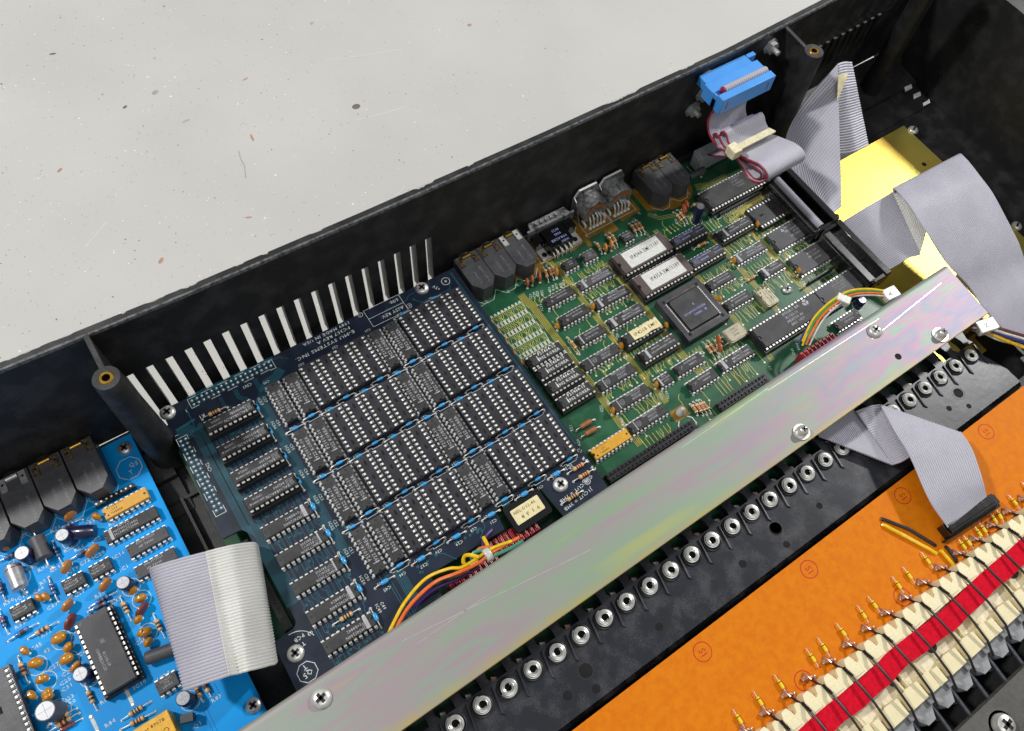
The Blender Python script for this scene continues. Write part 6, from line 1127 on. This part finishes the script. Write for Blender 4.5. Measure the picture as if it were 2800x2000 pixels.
for a, b_ in (((117.7,-251.1,2.5),(117.0,-260.6,2.5)),((104.2,-251.2,2.5),(103.5,-260.5,2.5)),((96.1,-251.4,2.5),(95.3,-260.9,2.5)),((78.9,-251.3,2.5),(78.5,-260.9,2.5)),((71.3,-251.7,2.5),(70.2,-261.1,2.5)),((56.7,-251.8,2.5),(56.3,-261.5,2.5)),((44.5,-251.8,2.5),(43.5,-261.6,2.5)),((36.4,-251.9,2.5),(35.8,-261.9,2.5)),((15.9,-252.2,2.5),(15.4,-261.8,2.5)),((3.0,-252.1,2.5),(2.4,-261.6,2.5)),((-9.8,-252.4,2.5),(-10.4,-262.0,2.5)),((142.9,-257.2,2.5),(142.3,-265.5,2.5)),((139.2,-257.3,2.5),(138.4,-264.9,2.5)),((155.3,-257.3,2.5),(154.2,-265.3,2.5)),((151.7,-257.4,2.5),(150.3,-265.3,2.5)),((164.3,-257.2,2.5),(162.8,-265.1,2.5)),((168.6,-257.3,2.5),(166.8,-265.1,2.5)),((180.5,-256.1,2.5),(179.8,-265.1,2.5)),((192.6,-255.4,2.5),(191.7,-264.6,2.5))): diode(a, b_)
def jumper(a, b_, m, sag=.0):
    q = MB(); q.tube([(a[0]-100,a[1]+240,1.5),((a[0]*.96+b_[0]*.04)-100,(a[1]*.96+b_[1]*.04)+240,2.3),((a[0]+b_[0])/2-100+sag,(a[1]+b_[1])/2+240+sag,2.4),((a[0]*.1+b_[0]*.9)-100,(a[1]*.1+b_[1]*.9)+240,2.3),(b_[0]-100,b_[1]+240,1.5)], .95, 8); obj('jumper_wire', q, m, ob)
jumper((111.3,-230.3,3.0), (124.3,-256.3,3.0), 'wire_yellow'); jumper((113.0,-227.7,3.0), (127.0,-253.1,3.0), 'wire_black', 1); jumper((127.1,-256.6,3.0), (127.1,-265.0,3.0), 'wire_yellow'); jumper((131.1,-256.7,3.0), (130.1,-264.8,3.0), 'wire_black')
# cream holders
hs = thing('key_holder', (80,-282,2.4), 'cream moulded holder strip with stepped blocks for the key contacts', 'key bed part'); H0 = (80,-282,2.4)
XW = [28.4+13.13*j for j in range(-6, 15)]
bs = MB(); bs.box(XW[0]-14,-297.5,0,XW[-1]+8,-268,4.4); obj('base_strip', bs.moved(-80,282,0), 'cream_dim', hs, smooth=False)
def unit():
    q = MB(); q.prism([(.5,-274.6),(12.7,-274.6),(12.7,-267.2),(11.2,-265.6),(9.6,-265.8),(8.6,-268.6),(7.2,-269.2),(6.4,-266.6),(5.6,-264.8),(2.6,-265),(1.2,-268.4),(.5,-269)], 0, 9.6)
    q.prism([(1.2,-273.4),(7.0,-273.4),(6.8,-269.8),(1.4,-270)], 9.6, 10.4); return q
def unit2(k):
    q = MB(); q.box(1.2,-291,0,12.2,-287.8,1.5)
    if k % 3 != 1: q.hexa([(3.2,-291,2),(5.8,-291,2),(5.8,-276,2),(3.2,-276,2)], [(3.6,-291,8.6),(5.4,-291,8.6),(5.4,-276,6),(3.6,-276,6)])
    if k % 3 == 2: q.hexa([(7.4,-293,2),(8.8,-293,2),(8.8,-276,2),(7.4,-276,2)], [(7.6,-293,8.0),(8.6,-293,8.0),(8.6,-276,6),(7.6,-276,6)])
    q.prism([(1.2,-298.4),(12.0 if k % 3 else 6.6,-298.4),(12.0 if k % 3 else 6.6,-290.6),(4.6,-290),(1.2,-290.8)], 0, 9.4)
    if k % 3 == 0: q.prism([(7.4,-298.8),(12.2,-298.8),(12.2,-291.6),(7.4,-291.6)], 0, 8.4)
    return q
for j, x in enumerate(XW):
    o = obj('stepped_block', unit(), 'cream_plastic', hs, bevel=.6) if j == 0 else link('stepped_block', hb, hs)
    if j == 0: hb = o.data
    o.location = ((x-80)*S, 282*S, 0)
    if j: b = o.modifiers.new('bevel','BEVEL'); b.width = .0006; b.segments = 2; b.limit_method = 'ANGLE'
    me = cached(('u2', j % 3), lambda: unit2(j % 3).mesh('rib_block', 'cream_plastic')); o = link('rib_block', me, hs, (x-80, 282, 0), 0, .5)
    ri_ = MB(); ri_.box(3.6,-275.2,0,6.8,-272.4,5.2); ri_.box(8.8,-275.2,0,10,-272.4,5.2); 
    # contact wire, clip and lever
    w0 = MB(); w0.tube([(0,-262.6,2.2),(.2,-265.5,4.5),(0,-268,9.5),(0,-272,12.2),(.1,-285,13.4),(0,-297,12),(.2,-304,7)], .62, 8)
    for q_ in range(7): w0.lathe([(.7,0),(.95,.3),(.7,.6)], 8, (.1,-267.6-q_*.7,9.8+q_*.4), 0, 'y')
    if not (3 <= j <= 18): continue
    o = link('contact_wire', cached(('cw',), lambda: w0.mesh('contact_wire', 'wire_black')), None, (x,0,2.4)); tag(o, 'thin black contact wire over the red felt, '+ORD[18-j]+' from the upper right end', 'wire', 'contact wires across the red felt')
    cl = MB(); cl.tube([(-2.6,-261.2,1),(-1.6,-261.6,2),(0,-262,2.2),(1.8,-263,2),(2.8,-263.6,1)], .62, 8).tube([(-.6,-259.4,.2),(-.2,-261.4,2.4),(.2,-264,3.2)], .5, 8); cl.lathe([(.2,-.9),(1.0,-.5),(1.0,.5),(.2,.9)], 10, (-2.4,-261.4,1)).lathe([(.2,-.9),(.9,-.5),(.9,.5),(.2,.9)], 10, (2.6,-263.4,1))
    obj_ = link('solder_clip', cached(('cl',), lambda: cl.mesh('solder_clip', 'clip_metal')), ob, (x-100, 240, 1.4))
    lv = MB(); lv.prism([(1.0,-297.4),(4,-296.2),(8,-297.6),(11.4,-297.8),(14.4,-298.4),(15.2,-302.4),(12.6,-304.0),(10.2,-308.6),(5.4,-308.8),(2.6,-304.6)][::-1], -4, 3.4); lv.box(11.6,-303,3.4,14.8,-298.8,5.2)
    if not (6 <= j <= 15): continue
    o = link('key_lever', cached(('lv',), lambda: lv.mesh('key_lever', 'lever_grey')), None, (x+1.5,0,0), 0, .4); tag(o, 'grey key lever tail below the cream holder, '+ORD[15-j]+' from the right', 'key lever', 'grey key lever tails')
    rd = MB(); rd.tube([(14.0,-303,1),(14.2,-320,-1.5)], 1.0, 10); link('metal_rod', cached(('rd',), lambda: rd.mesh('metal_rod', 'acrylic')), o)
    kb = MB(); kb.prism([(13,-311),(17,-313),(20,-309),(18,-303),(14,-304)], -14, -8); link('rubber_block', cached(('kb',), lambda: kb.mesh('rubber_block', 'connector_black')), o)
for p in ((59.9,-284.8,9.0), (86.2,-284.7,9.0), (147.9,-283.9,9.0)): 
    so = screwhead(p[0], p[1], 6.4, 3.1, hs, H0, m='screw_black', hgt=1.6, ang=35)
fe = MB(); lo2 = []; hi2 = []; N_ = 60
for i in range(N_+1):
    x = -70+ i*6.0; w_ = 1.1*math.sin(x*.045)+.7*math.sin(x*.11); c_ = -279.2-(.6 if x < 60 else 0)+w_*.6; hi2.append((x, c_+4.7)); lo2.append((x, c_-4.7+.3*math.sin(x*.3)))
fe.prism(lo2+hi2[::-1], 9.6, 11.8); fo = obj('felt_strip', fe.moved(-100,280,-9.6), 'felt_red', None, (100,-280,9.6+1), smooth=False); tag(fo, 'bright red felt strip laid along the cream holders under the black wires', 'felt strip')
# ribbon on the orange board
r6 = rib('ribbon_cable', [(144.2,-163.4,3.0),(144.1,-176.4,3.0),(141.5,-193.3,3.5),(138.7,-210.6,4.0)], [(117.4,-162.2,3.0),(117.0,-168.1,3.0),(116.9,-173.0,3.0),(116.2,-177.1,3.5)], 26, 'grey ribbon cable folded out from under the bar and plugged into the orange board')
rib('folded_middle', [(142.4,-177.3,6.0),(146.2,-178.3,7.0),(150.5,-179.7,8.0),(154.1,-181.9,9.5)], [(138.1,-210.5,5.0),(140.3,-211.5,6.5),(143.2,-212.2,8.0),(146.3,-212.5,9.5)], 26, None, parent=r6)
rib('hanging_end', [(153.0,-182.2,11.0),(146.7,-197.6,14.0),(142.3,-212.5,15.0),(134.5,-233.9,14.0),(134.0,-249.5,11.0)], [(177.3,-218.2,14.0),(174.8,-224.7,16.0),(170.9,-233.3,16.0),(165.9,-242.6,15.0),(163.3,-249.5,12.0)], 28, None, parent=r6)
pc0, pc1 = (135.9,-249.9,10.0), (166.3,-252.4,10.0); q = MB(); l = math.hypot(pc1[0]-pc0[0], pc1[1]-pc0[1])+5; an = math.degrees(math.atan2(pc1[1]-pc0[1], pc1[0]-pc0[0]))
q.box(-l/2,-3.4,-7,l/2,3.0,-.6); q.box(-l/2+.8,-2.6,-.6,l/2-.8,2.2,1.6); q.box(-l/2-2,-4.6,-8,l/2+1.4,-3.4,-3); pg = obj('ribbon_plug', q, 'connector_black', None, ((pc0[0]+pc1[0])/2,(pc0[1]+pc1[1])/2-.5,10), an, bevel=.4); tag(pg, 'black ribbon plug standing on the orange contact board', 'connector')
q = MB(); k = int(l/1.27)-3
for i in range(k): q.box(-l/2+2+i*1.27-.35,-1.6,1.6,-l/2+2+i*1.27+.35,-.9,1.75); 
stuff(obj('slot', q, 'hole_black', pg, smooth=False))
# lower right rail and big screw
q = MB(); q.prism([(-20,-318.6),(330,-316.6),(330,-360),(-20,-360)][::-1], -4, 2.2); rl_ = obj('front_rail', q.moved(-120,340,4), 'rail_grey', None, (120,-340,-4), smooth=False, bevel=.8); tag(rl_, 'dark grey metal rail along the front below the key levers', 'rail')
p = (91.2,-328.5,6.0); screwhead(p[0], p[1], 2.2, 5.2, rl_, (120,-340,-4), m='nickel', washer=6.4, hgt=5, ang=10)
q = MB(); q.box(-330,-345,-24,330,-298,-22); kp = obj('key_void_sheet', q.moved(0,320,24), 'hole_black', None, (0,-320,-24), smooth=False); tag(kp, 'black sheet added to keep the void deep below the lever tails dark', 'dark sheet')  # added black sheet: shade of the void under the levers, put in as colour
q = MB(); q.hexa([(258,-178,-26),(300,-178,-26),(300,-214,-26),(258,-214,-26)], [(262,-184,-8),(296,-182,-8),(296,-208,-8),(262,-210,-8)]); cobj('floor_block', q, 'case_plastic', smooth=False)
# a few specks of dust on the black surfaces
print('objects', len(bpy.data.objects), 'tris', sum(sum(len(p.vertices)-2 for p in o.data.polygons) for o in bpy.data.objects if o.type == 'MESH' and o.data))
